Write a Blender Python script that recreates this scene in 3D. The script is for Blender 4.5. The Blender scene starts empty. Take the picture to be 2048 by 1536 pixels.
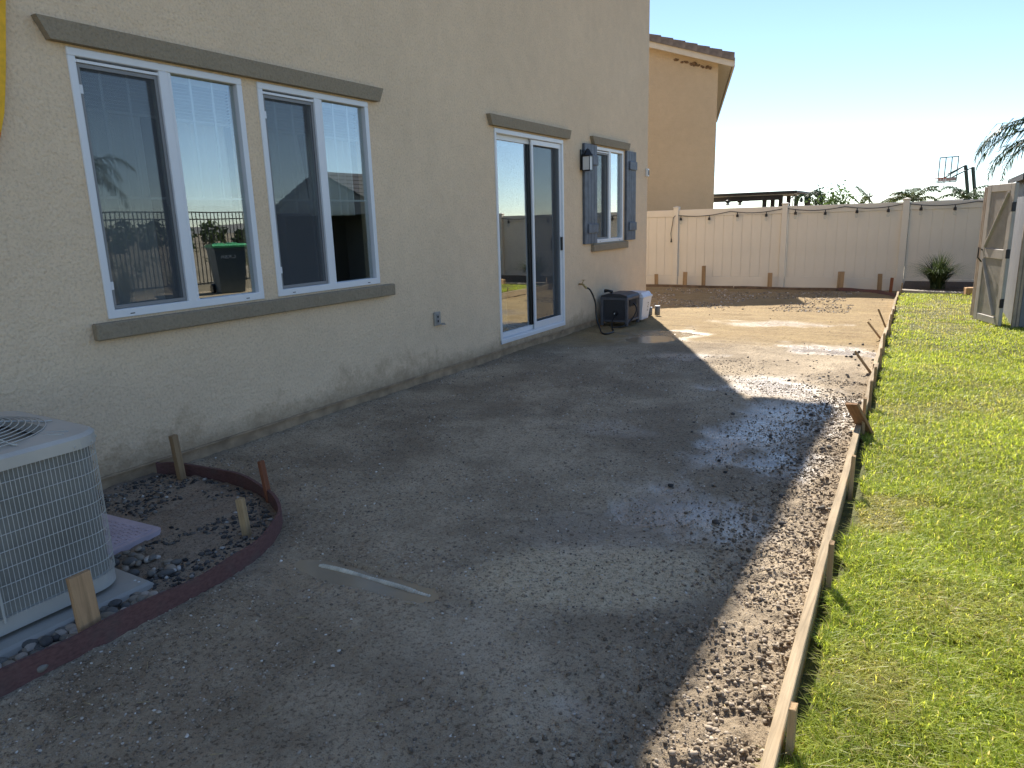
import bpy, math, random
import numpy as np
from mathutils import Vector, Matrix
R = math.radians
random.seed(7); rng = np.random.default_rng(7)
S = bpy.context.scene
COL = S.collection

# ------------------------------------------------------------------ camera, sky, sun, exposure
CAM = Vector((4.416, 0, 1.6))
cam = bpy.data.objects.new('camera', bpy.data.cameras.new('camera')); COL.objects.link(cam)
YAW, PITCH, ROLL = 0.541945, 0.227187, -0.030283
fw = Vector((-math.sin(YAW)*math.cos(PITCH), math.cos(YAW)*math.cos(PITCH), -math.sin(PITCH)))
r0 = Vector((math.cos(YAW), math.sin(YAW), 0)); u0 = r0.cross(fw)
rt = r0*math.cos(ROLL) + u0*math.sin(ROLL); up = -r0*math.sin(ROLL) + u0*math.cos(ROLL)
cam.matrix_world = Matrix(((rt.x, up.x, -fw.x, CAM.x), (rt.y, up.y, -fw.y, CAM.y), (rt.z, up.z, -fw.z, CAM.z), (0, 0, 0, 1)))
cam.data.sensor_width = 36; cam.data.lens = 1402.3*36/2048; cam.data.clip_end = 6000; cam.data.clip_start = 0.05
S.camera = cam

SUN_AZ = math.atan2(-0.468, 0.884)      # compass style: from +y towards +x
SUN_EL = R(43)
w = bpy.data.worlds.new('World'); S.world = w; w.use_nodes = True
nt = w.node_tree; bg = nt.nodes['Background']
sky = nt.nodes.new('ShaderNodeTexSky'); sky.sky_type = 'NISHITA'; sky.sun_disc = False
sky.sun_elevation = SUN_EL; sky.sun_rotation = SUN_AZ; sky.air_density = 1.0; sky.dust_density = 0.0; sky.ozone_density = 1.0; sky.altitude = 2800
nt.links.new(sky.outputs[0], bg.inputs[0]); bg.inputs[1].default_value = 0.088
sl = bpy.data.lights.new('sun', 'SUN'); sl.energy = 3.75; sl.angle = R(0.55); sl.color = (1, 0.94, 0.85)
so = bpy.data.objects.new('sun', sl); COL.objects.link(so)
sd = Vector((math.sin(SUN_AZ)*math.cos(SUN_EL), math.cos(SUN_AZ)*math.cos(SUN_EL), math.sin(SUN_EL)))
so.rotation_euler = sd.to_track_quat('Z', 'Y').to_euler(); so.location = (-8, 15, 18)
S.view_settings.view_transform = 'Standard'; S.view_settings.look = 'None'
S.view_settings.exposure = 1.28; S.view_settings.gamma = 1.0; S.view_settings.use_curve_mapping = False
S.render.engine = 'CYCLES'
S.cycles.use_denoising = True
S.cycles.max_bounces = 8; S.cycles.transparent_max_bounces = 16; S.cycles.caustics_reflective = False; S.cycles.caustics_refractive = False

# ------------------------------------------------------------------ material helpers
MATS = {}
class N:
    def __init__(s, name):
        s.m = bpy.data.materials.new(name); s.m.use_nodes = True; s.t = s.m.node_tree
        s.b = s.t.nodes['Principled BSDF']; s.out = s.t.nodes['Material Output']; MATS[name] = s.m
        s._co = None
    def n(s, typ, **kw):
        o = s.t.nodes.new(typ)
        for k, v in kw.items(): setattr(o, k, v)
        return o
    def l(s, a, b): s.t.links.new(a, b)
    def co(s, scale=(1, 1, 1), kind='Object'):
        tc = s.n('ShaderNodeTexCoord'); mp = s.n('ShaderNodeMapping'); mp.inputs['Scale'].default_value = scale
        s.l(tc.outputs[kind], mp.inputs[0]); return mp.outputs[0]
    def noise(s, scale, detail=4, rough=.55, co=None, dist=0):
        o = s.n('ShaderNodeTexNoise'); o.inputs['Scale'].default_value = scale; o.inputs['Detail'].default_value = detail
        o.inputs['Roughness'].default_value = rough; o.inputs['Distortion'].default_value = dist
        s.l(co if co is not None else s.co(), o.inputs['Vector']); return o.outputs[0]
    def ramp(s, fac, stops):
        o = s.n('ShaderNodeValToRGB'); e = o.color_ramp.elements
        while len(e) < len(stops): e.new(.5)
        for i, (p, c) in enumerate(stops):
            e[i].position = p; e[i].color = (*c, 1) if isinstance(c, tuple) else (c, c, c, 1)
        s.l(fac, o.inputs[0]); return o.outputs[0]
    def mix(s, fac, a, b, typ='MIX'):
        o = s.n('ShaderNodeMix', data_type='RGBA', blend_type=typ)
        for i, v in ((0, fac), (6, a), (7, b)):
            if isinstance(v, (int, float)): o.inputs[i].default_value = v
            elif isinstance(v, tuple): o.inputs[i].default_value = (*v, 1)
            else: s.l(v, o.inputs[i])
        return o.outputs[2]
    def math(s, op, a, b=0.0, clamp=False):
        o = s.n('ShaderNodeMath', operation=op, use_clamp=clamp)
        for i, v in ((0, a), (1, b)):
            if isinstance(v, (int, float)): o.inputs[i].default_value = v
            else: s.l(v, o.inputs[i])
        return o.outputs[0]
    def attr(s, name): o = s.n('ShaderNodeAttribute', attribute_name=name); return o
    def sep(s, v): o = s.n('ShaderNodeSeparateXYZ'); s.l(v, o.inputs[0]); return o.outputs
    def bump(s, h, strength=.5, dist=.01, prev=None):
        o = s.n('ShaderNodeBump'); o.inputs['Strength'].default_value = strength; o.inputs['Distance'].default_value = dist
        s.l(h, o.inputs['Height'])
        if prev is not None: s.l(prev, o.inputs['Normal'])
        s.l(o.outputs[0], s.b.inputs['Normal']); return o.outputs[0]
    def set(s, **kw):
        for k, v in kw.items():
            i = s.b.inputs[k.replace('_', ' ')]
            if isinstance(v, tuple): i.default_value = (*v, 1) if len(v) == 3 and i.type == 'RGBA' else v
            elif isinstance(v, (int, float)): i.default_value = v
            else: s.l(v, i)
        return s

def simple(name, c, rough=.6, var=.15, scale=6, metal=0.0, bump=0.0, bscale=60, spec=.5, bdist=.004):
    s = N(name); f = s.noise(scale, 5)
    a = tuple(x*(1-var) for x in c); b = tuple(min(1, x*(1+var)) for x in c)
    s.set(Base_Color=s.ramp(f, [(.3, a), (.7, b)]), Roughness=rough, Metallic=metal, Specular_IOR_Level=spec)
    if bump: s.bump(s.noise(bscale, 4), bump, bdist)
    return s.m

# stucco of the house, with rain and soil stains along the foot of the wall
def stucco(name, c, stain=True, grain=58):
    s = N(name); co = s.co()
    f1 = s.noise(.7, 5, .6, co); f2 = s.noise(5, 6, .65, co); f3 = s.noise(grain, 3, .6, co)
    col = s.mix(.5, s.ramp(f1, [(.3, tuple(x*.9 for x in c)), (.7, tuple(x*1.08 for x in c))]), s.ramp(f2, [(.25, tuple(x*.86 for x in c)), (.75, tuple(x*1.1 for x in c))]))
    col = s.mix(s.ramp(f3, [(.32, .4), (.5, 0.0)]), col, tuple(x*.6 for x in c)); col = s.mix(s.ramp(f3, [(.54, 0.0), (.7, .35)]), col, tuple(min(.9, x*1.22) for x in c))
    if stain:
        z = s.sep(co)[2]; n1 = s.noise(2.2, 6, .7, s.co((1, 1, .8)))
        hgt = s.math('ADD', s.math('MULTIPLY', n1, 1.5), -.45)          # stain top varies along the wall
        k = s.ramp(s.math('SUBTRACT', hgt, z), [(0.0, 0.0), (.16, 1.0)])
        k = s.math('MULTIPLY', k, s.ramp(s.noise(9, 6, .75, co), [(.36, 0.0), (.6, .6)]))
        col = s.mix(k, col, (.43, .30, .18))
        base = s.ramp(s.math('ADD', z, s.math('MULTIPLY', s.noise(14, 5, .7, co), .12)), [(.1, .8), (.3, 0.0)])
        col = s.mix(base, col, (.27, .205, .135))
    s.set(Base_Color=col, Roughness=.92, Specular_IOR_Level=.2)
    v = s.n('ShaderNodeTexVoronoi'); v.inputs['Scale'].default_value = grain*.5; s.l(co, v.inputs['Vector'])
    h = s.math('ADD', f3, s.math('MULTIPLY', v.outputs[0], .4))
    nb = s.bump(h, .9, .008); s.bump(s.noise(11, 5, .65, co), .5, .03, nb)
    return s.m
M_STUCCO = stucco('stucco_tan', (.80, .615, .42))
M_NSTUCCO = stucco('stucco_neighbour', (.53, .42, .28), False, 60)
M_TRIM = stucco('stucco_trim', (.32, .26, .18), False)
M_CONC = simple('concrete_foot', (.38, .275, .175), .95, .35, 7, bump=.7, bscale=40, bdist=.01)
M_WHITE = simple('white_vinyl', (.78, .79, .8), .35, .03, 3)
M_SCREENFR = simple('screen_frame', (.24, .24, .24), .5, .05)
M_BLACK = simple('black_plastic', (.012, .012, .013), .4, .2)
M_RUBBER = simple('black_rubber', (.01, .01, .011), .35, .2)
M_DARK = simple('dark_void', (.02, .02, .02), .9, .1)
M_ROOM = simple('room_paint', (.3, .28, .24), .9, .05)
M_ROOMD = simple('room_dark', (.06, .06, .055), .9, .05)
M_CURTAIN = simple('curtain_cloth', (.86, .86, .84), .9, .04)
M_BLIND = simple('blind_slats', (.7, .69, .66), .6, .03)
M_SHUT = simple('shutter_paint', (.11, .125, .15), .55, .3, 9, bump=.3, bscale=40, bdist=.003)
M_ROOF = simple('roof_tile_clay', (.19, .155, .13), .9, .35, 5, bump=.5, bscale=30)
M_FASCIA = simple('fascia_paint', (.62, .55, .43), .6, .06)
M_BRASS = simple('brass', (.45, .33, .15), .45, .2, metal=1.0)
M_METALG = simple('grey_metal', (.54, .52, .47), .42, .08, 5, metal=.2, bump=.08, bscale=30)
M_WIRE = simple('coated_wire', (.56, .55, .5), .45, .1, metal=.2)
M_PAD = simple('pad_plastic', (.40, .37, .32), .6, .12, 4, bump=.2)
M_PURPLE = simple('purple_plastic', (.52, .43, .47), .75, .12, 9, bump=.3, bscale=90)
M_FENCE = simple('cream_vinyl', (.74, .675, .56), .5, .05, 2)
M_CORD = simple('cord', (.02, .018, .016), .6, .2)
M_SHED = simple('shed_resin', (.44, .40, .35), .6, .12, 6, bump=.25, bscale=120, bdist=.002)
M_SHEDB = simple('shed_trim', (.38, .3, .23), .6, .2, 8)
M_SHEDR = simple('shed_roof', (.045, .043, .045), .7, .3, 8, bump=.4)
M_SHEDD = simple('shed_wall_grey', (.2, .2, .21), .6, .12, 6)
M_WICKER = simple('wicker_resin', (.085, .085, .095), .5, .2, 20)
M_TUB = simple('white_tub_plastic', (.75, .77, .82), .4, .05)
M_STUB = simple('grey_pipe', (.22, .21, .19), .7, .25, 15)
M_PIPEW = simple('white_corrugated', (.6, .54, .42), .6, .45, 9)
M_IRON = simple('black_iron', (.012, .012, .012), .45, .2)
M_BINB = simple('bin_body', (.09, .125, .15), .45, .1)
M_BING = simple('bin_lid', (.09, .4, .17), .45, .1)
M_PAINTW = simple('white_print', (.8, .8, .8), .6, .02)
M_PERG = simple('pergola_brown', (.055, .045, .038), .6, .15)
M_PERGC = simple('pergola_ceiling', (.5, .47, .42), .7, .05)
M_HOOPF = simple('hoop_frame', (.03, .06, .05), .5, .15)
M_RED = simple('hoop_rim_red', (.55, .1, .03), .5, .1)
M_NET = simple('net_cord', (.75, .75, .72), .8, .05)
M_YELL = simple('yellow_webbing', (.85, .46, .01), .6, .12, 30)
M_ORNG = simple('orange_webbing', (.75, .22, .02), .6, .12, 30)
M_LGLASS = simple('lantern_glass', (.62, .63, .62), .35, .05)
M_OUTLET = simple('outlet_cover', (.33, .31, .27), .5, .15, 20)
M_CURB = simple('concrete_curb', (.42, .36, .28), .9, .15, 12, bump=.4)
M_MULCH = simple('mulch', (.12, .085, .06), .95, .5, 40, bump=1.0, bscale=50, bdist=.03)
M_HILL = simple('hill_scrub', (.16, .15, .13), .95, .2, .004)
M_CAMW = simple('device_white', (.75, .75, .73), .4, .02)

def glass(name, f0, edge, tint):
    s = N(name); lw = s.n('ShaderNodeLayerWeight'); lw.inputs[0].default_value = .5
    f = s.math('ADD', s.math('MULTIPLY', s.math('POWER', lw.outputs['Facing'], 2.5), edge), f0, True)
    tr = s.n('ShaderNodeBsdfTransparent'); tr.inputs[0].default_value = (*tint, 1)
    gl = s.n('ShaderNodeBsdfGlossy'); gl.inputs['Roughness'].default_value = .004; gl.inputs[0].default_value = (.95, .98, 1, 1)
    bp = s.n('ShaderNodeBump'); bp.inputs['Strength'].default_value = .012; bp.inputs['Distance'].default_value = .05
    s.l(s.noise(1.6, 1), bp.inputs['Height']); s.l(bp.outputs[0], gl.inputs['Normal'])
    mx = s.n('ShaderNodeMixShader'); s.l(f, mx.inputs[0]); s.l(tr.outputs[0], mx.inputs[1]); s.l(gl.outputs[0], mx.inputs[2])
    s.l(mx.outputs[0], s.out.inputs[0]); return s.m
M_GLASS = glass('window_glass', .2, .72, (.9, .94, .92))
M_CLEAR = glass('clear_acrylic', .05, .5, (.93, .95, .96))
def meshscreen():
    s = N('insect_screen'); tr = s.n('ShaderNodeBsdfTransparent'); tr.inputs[0].default_value = (1, 1, 1, 1)
    df = s.n('ShaderNodeBsdfDiffuse'); df.inputs[0].default_value = (.12, .13, .14, 1)
    mx = s.n('ShaderNodeMixShader'); mx.inputs[0].default_value = .5
    s.l(tr.outputs[0], mx.inputs[1]); s.l(df.outputs[0], mx.inputs[2]); s.l(mx.outputs[0], s.out.inputs[0]); return s.m
M_SCREEN = meshscreen()

def wood(name, c, axis, rough=.8):
    s = N(name); sc = [22, 22, 22]; sc[axis] = 1.2
    co = s.co(tuple(sc)); f = s.noise(2.2, 5, .6, co, .6); g = s.noise(9, 4, .6, co)
    col = s.ramp(f, [(.25, tuple(x*.55 for x in c)), (.5, c), (.8, tuple(min(1, x*1.25) for x in c))])
    big = s.noise(3.5, 4, .6, s.co()); col = s.mix(s.ramp(big, [(.45, 0.0), (.75, .55)]), col, tuple(x*.5 for x in c))
    ri = s.n('ShaderNodeObjectInfo'); h = s.n('ShaderNodeHueSaturation'); s.l(col, h.inputs['Color'])
    s.l(s.math('ADD', s.math('MULTIPLY', ri.outputs['Random'], .5), .75), h.inputs['Value'])
    s.set(Base_Color=h.outputs[0], Roughness=rough, Specular_IOR_Level=.25); s.bump(g, .5, .003); return s.m
M_BOARD = wood('form_lumber', (.42, .32, .20), 1)
M_STAKE = wood('stake_lumber', (.36, .24, .13), 2)
M_STAKEN = wood('fresh_stake', (.62, .38, .2), 2)
M_STAKER = wood('red_stake', (.24, .09, .045), 2)

def bender():
    s = N('composite_edging'); f = s.noise(2.5, 5, .6, s.co((18, 18, 40))); g = s.noise(8, 6)
    col = s.ramp(f, [(.3, (.11, .055, .05)), (.7, (.185, .095, .085))])
    col = s.mix(s.ramp(g, [(.5, 0.0), (.75, .6)]), col, (.12, .1, .085))
    s.set(Base_Color=col, Roughness=.7, Specular_IOR_Level=.3); s.bump(f, .3, .003); return s.m
M_BEND = bender()
M_EDGB = simple('edging_brown', (.15, .1, .065), .9, .4, 6)

# ------------------------------------------------------------------ mesh helpers
def mk(name, me, mat, parent=None, smooth=False):
    o = bpy.data.objects.new(name, me); COL.objects.link(o)
    for m in (mat if isinstance(mat, (list, tuple)) else [mat]): me.materials.append(m)
    if smooth: me.polygons.foreach_set('use_smooth', [True]*len(me.polygons))
    if parent: o.parent = parent
    return o
def tag(o, label=None, cat=None, group=None, kind=None):
    if label: o['label'] = label
    if cat: o['category'] = cat
    if group: o['group'] = group
    if kind: o['kind'] = kind
    return o
def root(name, label, cat, loc=(0, 0, 0), rz=0, group=None):
    o = bpy.data.objects.new(name, None); COL.objects.link(o); o.empty_display_size = .1
    o.location = loc; o.rotation_euler.z = rz
    return tag(o, label, cat, group)
class MB:
    def __init__(s): s.v = []; s.f = []
    def add(s, v, f):
        k = len(s.v); s.v += [tuple(p) for p in v]; s.f += [tuple(i+k for i in q) for q in f]; return s
    def box(s, x0, x1, y0, y1, z0, z1):
        return s.add([(x0, y0, z0), (x1, y0, z0), (x1, y1, z0), (x0, y1, z0), (x0, y0, z1), (x1, y0, z1), (x1, y1, z1), (x0, y1, z1)],
                     [(3, 2, 1, 0), (4, 5, 6, 7), (0, 1, 5, 4), (1, 2, 6, 5), (2, 3, 7, 6), (3, 0, 4, 7)])
    def cbox(s, x0, x1, y0, y1, z0, z1, c=.004):
        # box with chamfered edges (rounded look): 24 verts
        X, Y, Z = (x0, x1), (y0, y1), (z0, z1); sg = (1, -1); v = []; idx = {}
        for i in (0, 1):
            for j in (0, 1):
                for k in (0, 1):
                    for a in range(3):
                        p = [X[i]+sg[i]*c, Y[j]+sg[j]*c, Z[k]+sg[k]*c]; p[a] = (X[i], Y[j], Z[k])[a]
                        idx[i, j, k, a] = len(v); v.append(tuple(p))
        f = []
        def q(l): f.append(tuple(idx[t] for t in l))
        for s_ in (0, 1):
            q([(s_, 0, 0, 0), (s_, 1, 0, 0), (s_, 1, 1, 0), (s_, 0, 1, 0)][::(1 if s_ else -1)])
            q([(0, s_, 0, 1), (1, s_, 0, 1), (1, s_, 1, 1), (0, s_, 1, 1)][::(-1 if s_ else 1)])
            q([(0, 0, s_, 2), (1, 0, s_, 2), (1, 1, s_, 2), (0, 1, s_, 2)][::(1 if s_ else -1)])
        for a, b in ((0, 1), (0, 2), (1, 2)):
            cax = 3-a-b
            for i in (0, 1):
                for j in (0, 1):
                    def key(t, ax):
                        e = [0, 0, 0]; e[a] = i; e[b] = j; e[cax] = t; return (*e, ax)
                    q([key(0, a), key(1, a), key(1, b), key(0, b)])
        for i in (0, 1):
            for j in (0, 1):
                for k in (0, 1): q([(i, j, k, 0), (i, j, k, 1), (i, j, k, 2)])
        return s.add(v, f)
    def bar(s, p0, p1, wx, wy, upv=(0, 0, 1), c=0):
        # rectangular bar from p0 to p1
        p0, p1 = Vector(p0), Vector(p1); d = (p1-p0).normalized(); u = Vector(upv)
        if abs(d.dot(u)) > .99: u = Vector((1, 0, 0))
        a = d.cross(u).normalized(); b = a.cross(d).normalized()
        v = [p+a*wx*.5*i+b*wy*.5*j for p in (p0, p1) for i, j in ((-1, -1), (1, -1), (1, 1), (-1, 1))]
        return s.add(v, [(3, 2, 1, 0), (4, 5, 6, 7), (0, 1, 5, 4), (1, 2, 6, 5), (2, 3, 7, 6), (3, 0, 4, 7)])
    def tube(s, pts, r, n=8, cap=True):
        pts = [Vector(p) for p in pts]; rs = r if isinstance(r, (list, tuple)) else [r]*len(pts); v = []; f = []; a = None
        for i, p in enumerate(pts):
            d = (pts[min(i+1, len(pts)-1)]-pts[max(i-1, 0)]).normalized()
            if a is None: a = d.cross(Vector((0, 0, 1)) if abs(d.z) < .9 else Vector((1, 0, 0))).normalized()
            else: a = (a-d*a.dot(d)).normalized()
            b = d.cross(a)
            v += [p+(a*math.cos(t)+b*math.sin(t))*rs[i] for t in [2*math.pi*k/n for k in range(n)]]
        for i in range(len(pts)-1):
            for k in range(n): f.append((i*n+k, i*n+(k+1) % n, (i+1)*n+(k+1) % n, (i+1)*n+k))
        if cap: f.append(tuple(range(n))[::-1]); f.append(tuple((len(pts)-1)*n+k for k in range(n)))
        return s.add(v, f)
    def lathe(s, prof, n=16, c=(0, 0, 0)):
        v = []; f = []
        for r, z in prof:
            v += [(c[0]+r*math.cos(2*math.pi*k/n), c[1]+r*math.sin(2*math.pi*k/n), c[2]+z) for k in range(n)]
        for i in range(len(prof)-1):
            for k in range(n): f.append((i*n+k, i*n+(k+1) % n, (i+1)*n+(k+1) % n, (i+1)*n+k))
        f.append(tuple(range(n))[::-1]); f.append(tuple((len(prof)-1)*n+k for k in range(n)))
        return s.add(v, f)
    def prism(s, poly, axis, a, b):
        # poly in the two other axes (cyclic order), extruded along axis
        def P(p, t): e = [0, 0, 0]; e[axis] = t; o = [i for i in range(3) if i != axis]; e[o[0]] = p[0]; e[o[1]] = p[1]; return tuple(e)
        n = len(poly)
        return s.add([P(p, a) for p in poly]+[P(p, b) for p in poly], [tuple(range(n))[::-1], tuple(range(n, 2*n))]+[(i, (i+1) % n, n+(i+1) % n, n+i) for i in range(n)])
    def mesh(s, name):
        me = bpy.data.meshes.new(name); me.from_pydata(s.v, [], s.f); me.update()
        import bmesh
        bm = bmesh.new(); bm.from_mesh(me); bmesh.ops.recalc_face_normals(bm, faces=bm.faces); bm.to_mesh(me); bm.free()
        return me
    def build(s, name, mat, parent=None, smooth=False): return mk(name, s.mesh(name), mat, parent, smooth)
def npmesh(name, V, F, attrs=None):
    F = np.asarray(F, np.int32); k = F.shape[1]; me = bpy.data.meshes.new(name)
    me.vertices.add(len(V)); me.vertices.foreach_set('co', np.asarray(V, np.float32).ravel())
    me.loops.add(F.size); me.loops.foreach_set('vertex_index', F.ravel())
    me.polygons.add(len(F)); me.polygons.foreach_set('loop_start', np.arange(0, F.size, k, dtype=np.int32))
    me.update(calc_edges=True); me.validate()
    for n_, a in (attrs or {}).items():
        a = np.asarray(a, np.float32)
        if a.ndim == 1: at = me.attributes.new(n_, 'FLOAT', 'POINT'); at.data.foreach_set('value', a)
        else: at = me.attributes.new(n_, 'FLOAT_COLOR', 'POINT'); at.data.foreach_set('color', np.c_[a, np.ones(len(a))].ravel().astype(np.float32))
    return me
def vnoise(x, y, freq, seed=0):
    x = np.asarray(x)*freq; y = np.asarray(y)*freq; xi = np.floor(x).astype(np.int64); yi = np.floor(y).astype(np.int64); fx = x-xi; fy = y-yi
    def h(a, b):
        n = (a*374761393 + b*668265263 + seed*1274126177) & 0xffffffff
        n = ((n ^ (n >> 13))*1103515245) & 0xffffffff; n = (n ^ (n >> 16)) & 0xffff
        return n/65535.
    fx = fx*fx*(3-2*fx); fy = fy*fy*(3-2*fy)
    return (h(xi, yi)*(1-fx)+h(xi+1, yi)*fx)*(1-fy)+(h(xi, yi+1)*(1-fx)+h(xi+1, yi+1)*fx)*fy
def fbm(x, y, f, seed=0, oc=4):
    t = 0; a = .5
    for i in range(oc): t = t+a*vnoise(x, y, f*2**i, seed+i*17); a *= .5
    return t/(1-.5**oc)
def sstep(a, b, x): t = np.clip((x-a)/(b-a), 0, 1); return t*t*(3-2*t)
ICO = None
def ico():
    global ICO
    if ICO is None:
        t = (1+5**.5)/2
        v = np.array([(-1, t, 0), (1, t, 0), (-1, -t, 0), (1, -t, 0), (0, -1, t), (0, 1, t), (0, -1, -t), (0, 1, -t), (t, 0, -1), (t, 0, 1), (-t, 0, -1), (-t, 0, 1)])/math.sqrt(1+t*t)
        f = np.array([(0, 11, 5), (0, 5, 1), (0, 1, 7), (0, 7, 10), (0, 10, 11), (1, 5, 9), (5, 11, 4), (11, 10, 2), (10, 7, 6), (7, 1, 8), (3, 9, 4), (3, 4, 2), (3, 2, 6), (3, 6, 8), (3, 8, 9), (4, 9, 5), (2, 4, 11), (6, 2, 10), (8, 6, 7), (9, 8, 1)])
        ICO = (v, f)
    return ICO
def ico2():
    v, f = ico(); v = [tuple(p) for p in v]; c = {}; nf = []
    def mid(a, b):
        k = (min(a, b), max(a, b))
        if k not in c: p = (np.array(v[a])+np.array(v[b])); p /= np.linalg.norm(p); c[k] = len(v); v.append(tuple(p))
        return c[k]
    for a, b, d in f:
        x, y, z = mid(a, b), mid(b, d), mid(d, a); nf += [(a, x, z), (b, y, x), (d, z, y), (x, y, z)]
    return np.array(v), np.array(nf)
def rocks(P, size, flat=.65, jit=.22, fine=False):
    """many pebbles: positions P (n,3), radii size (n,)"""
    bv, bf = ico2() if fine else ico(); n = len(P); k = len(bv)
    V = np.repeat(bv[None], n, 0)*(1+rng.normal(0, jit*(.5 if fine else 1), (n, k, 1)))
    sc = np.stack([rng.uniform(.75, 1.35, n), rng.uniform(.7, 1.1, n), rng.uniform(flat*.7, flat*1.2, n)], 1)
    V = V*sc[:, None]*size[:, None, None]; a = rng.uniform(0, 6.283, n); ca, sa = np.cos(a)[:, None], np.sin(a)[:, None]
    V = np.stack([V[..., 0]*ca-V[..., 1]*sa, V[..., 0]*sa+V[..., 1]*ca, V[..., 2]], -1)+P[:, None]
    F = bf[None]+(np.arange(n)*k)[:, None, None]
    return V.reshape(-1, 3), F.reshape(-1, 3)

# ------------------------------------------------------------------ THE SETTING
XB = ([-4, 1.75, 3.88, 6.38, 14.5, 16.2, 18], [4.27, 4.12, 4.07, 4.00, 3.85, 3.83, 3.8])
def xb(y): return np.interp(y, *XB)
BEND = [(1.66, -1.6), (1.665, .3), (1.67, .93), (1.675, 1.3), (1.69, 1.7), (1.67, 1.95), (1.58, 2.22), (1.42, 2.44), (1.2, 2.58), (.89, 2.69), (.5, 2.73), (.12, 2.66), (.015, 2.62)]
def inbed(x, y):
    yy = np.interp(x, [0, .12, .5, .89, 1.2, 1.42, 1.58, 1.67, 1.69], [2.62, 2.66, 2.73, 2.69, 2.58, 2.44, 2.22, 1.95, 1.6])
    return (x < 1.68) & (y < yy)
def ell(x, y, cx, cy, rx, ry, ang=0, seed=0, nz=.5):
    c, s_ = math.cos(ang), math.sin(ang); u = ((x-cx)*c+(y-cy)*s_)/rx; v = (-(x-cx)*s_+(y-cy)*c)/ry
    return np.sqrt(u*u+v*v)+(fbm(x, y, 3.5, seed, 4)-.5)*nz*2
def wetmask(x, y):
    m = np.zeros_like(x)
    for cx, cy, rx, ry, a, sd_, k in [(3.45, 5.3, .45, .95, .1, 1, 1), (3.62, 6.1, .4, .5, 0, 2, .9), (3.3, 3.6, .48, .42, .5, 3, 1), (3.05, 3.2, .5, .35, .3, 4, .55), (2.35, 4.9, .5, .25, 0, 5, .4),
                                 (1.93, 2.1, .3, .22, 0, 6, .85), (1.25, 9.3, .55, .8, -.3, 7, .9), (3.4, 9.0, .75, .35, -.4, 8, .8), (3.2, 6.9, .6, .5, 0, 9, .7), (3.5, 1.86, .16, .1, 0, 10, .8), (2.0, 8.0, .5, .35, 0, 11, .5), (3.0, 2.0, .4, .3, 0, 12, .3), (2.4, 11.2, .9, .4, .2, 13, .45)]:
        m = np.maximum(m, k*(1-sstep(.25, 1.25, ell(x, y, cx, cy, rx, ry, a, sd_, .75))))
    return m
def sunpatchmask(x, y):      # oval of reflected sunlight, painted as paler soil colour near the pipe
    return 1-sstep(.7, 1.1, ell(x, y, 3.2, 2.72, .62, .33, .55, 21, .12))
def dirt_h(x, y):
    z = -.12*sstep(9.5, 14.5, y) + (fbm(x, y, .9, 30, 3)-.5)*.03
    w_ = wetmask(x, y); edge = sstep(.75, .1, xb(y)-x)*(1-sstep(6, 9, y))
    rough = .35+.65*fbm(x, y, 1.3, 50, 3)
    z = z+(fbm(x, y, 16, 40, 4)-.5)*(.016*rough+.038*edge)*(1-.75*w_)*(1-.5*sstep(8, 12, y))
    z = z+(np.maximum(vnoise(x, y, 45, 44), .55)-.55)*(.02+.03*edge)*(1-.8*w_)
    z = z+(fbm(x*.35+3, y*3.4, 2.4, 140, 3)-.5)*.034*sstep(6.8, 9, y)*(1-w_)
    b = inbed(x, y); z = z+np.where(b, (fbm(x, y, 9, 60, 4)-.4)*.03+.005, 0)
    z = z-.02*w_
    for cx, cy, rx, ry, a, lv in PUD:
        e = ell(x, y, cx, cy, rx, ry, a, 77, .45); z = np.where(e < 2.4, np.maximum(z, lv+.004+.006*np.clip(2.4-e, 0, .5)*0), z); k = 1-sstep(.7, 1.2, e); z = z*(1-k)+np.minimum(z, lv-.012)*k
    return z
PUD = [(2.28, 2.2, .42, .085, .05, -.012), (1.22, 9.05, .32, .3, 0, -.012)]
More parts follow.
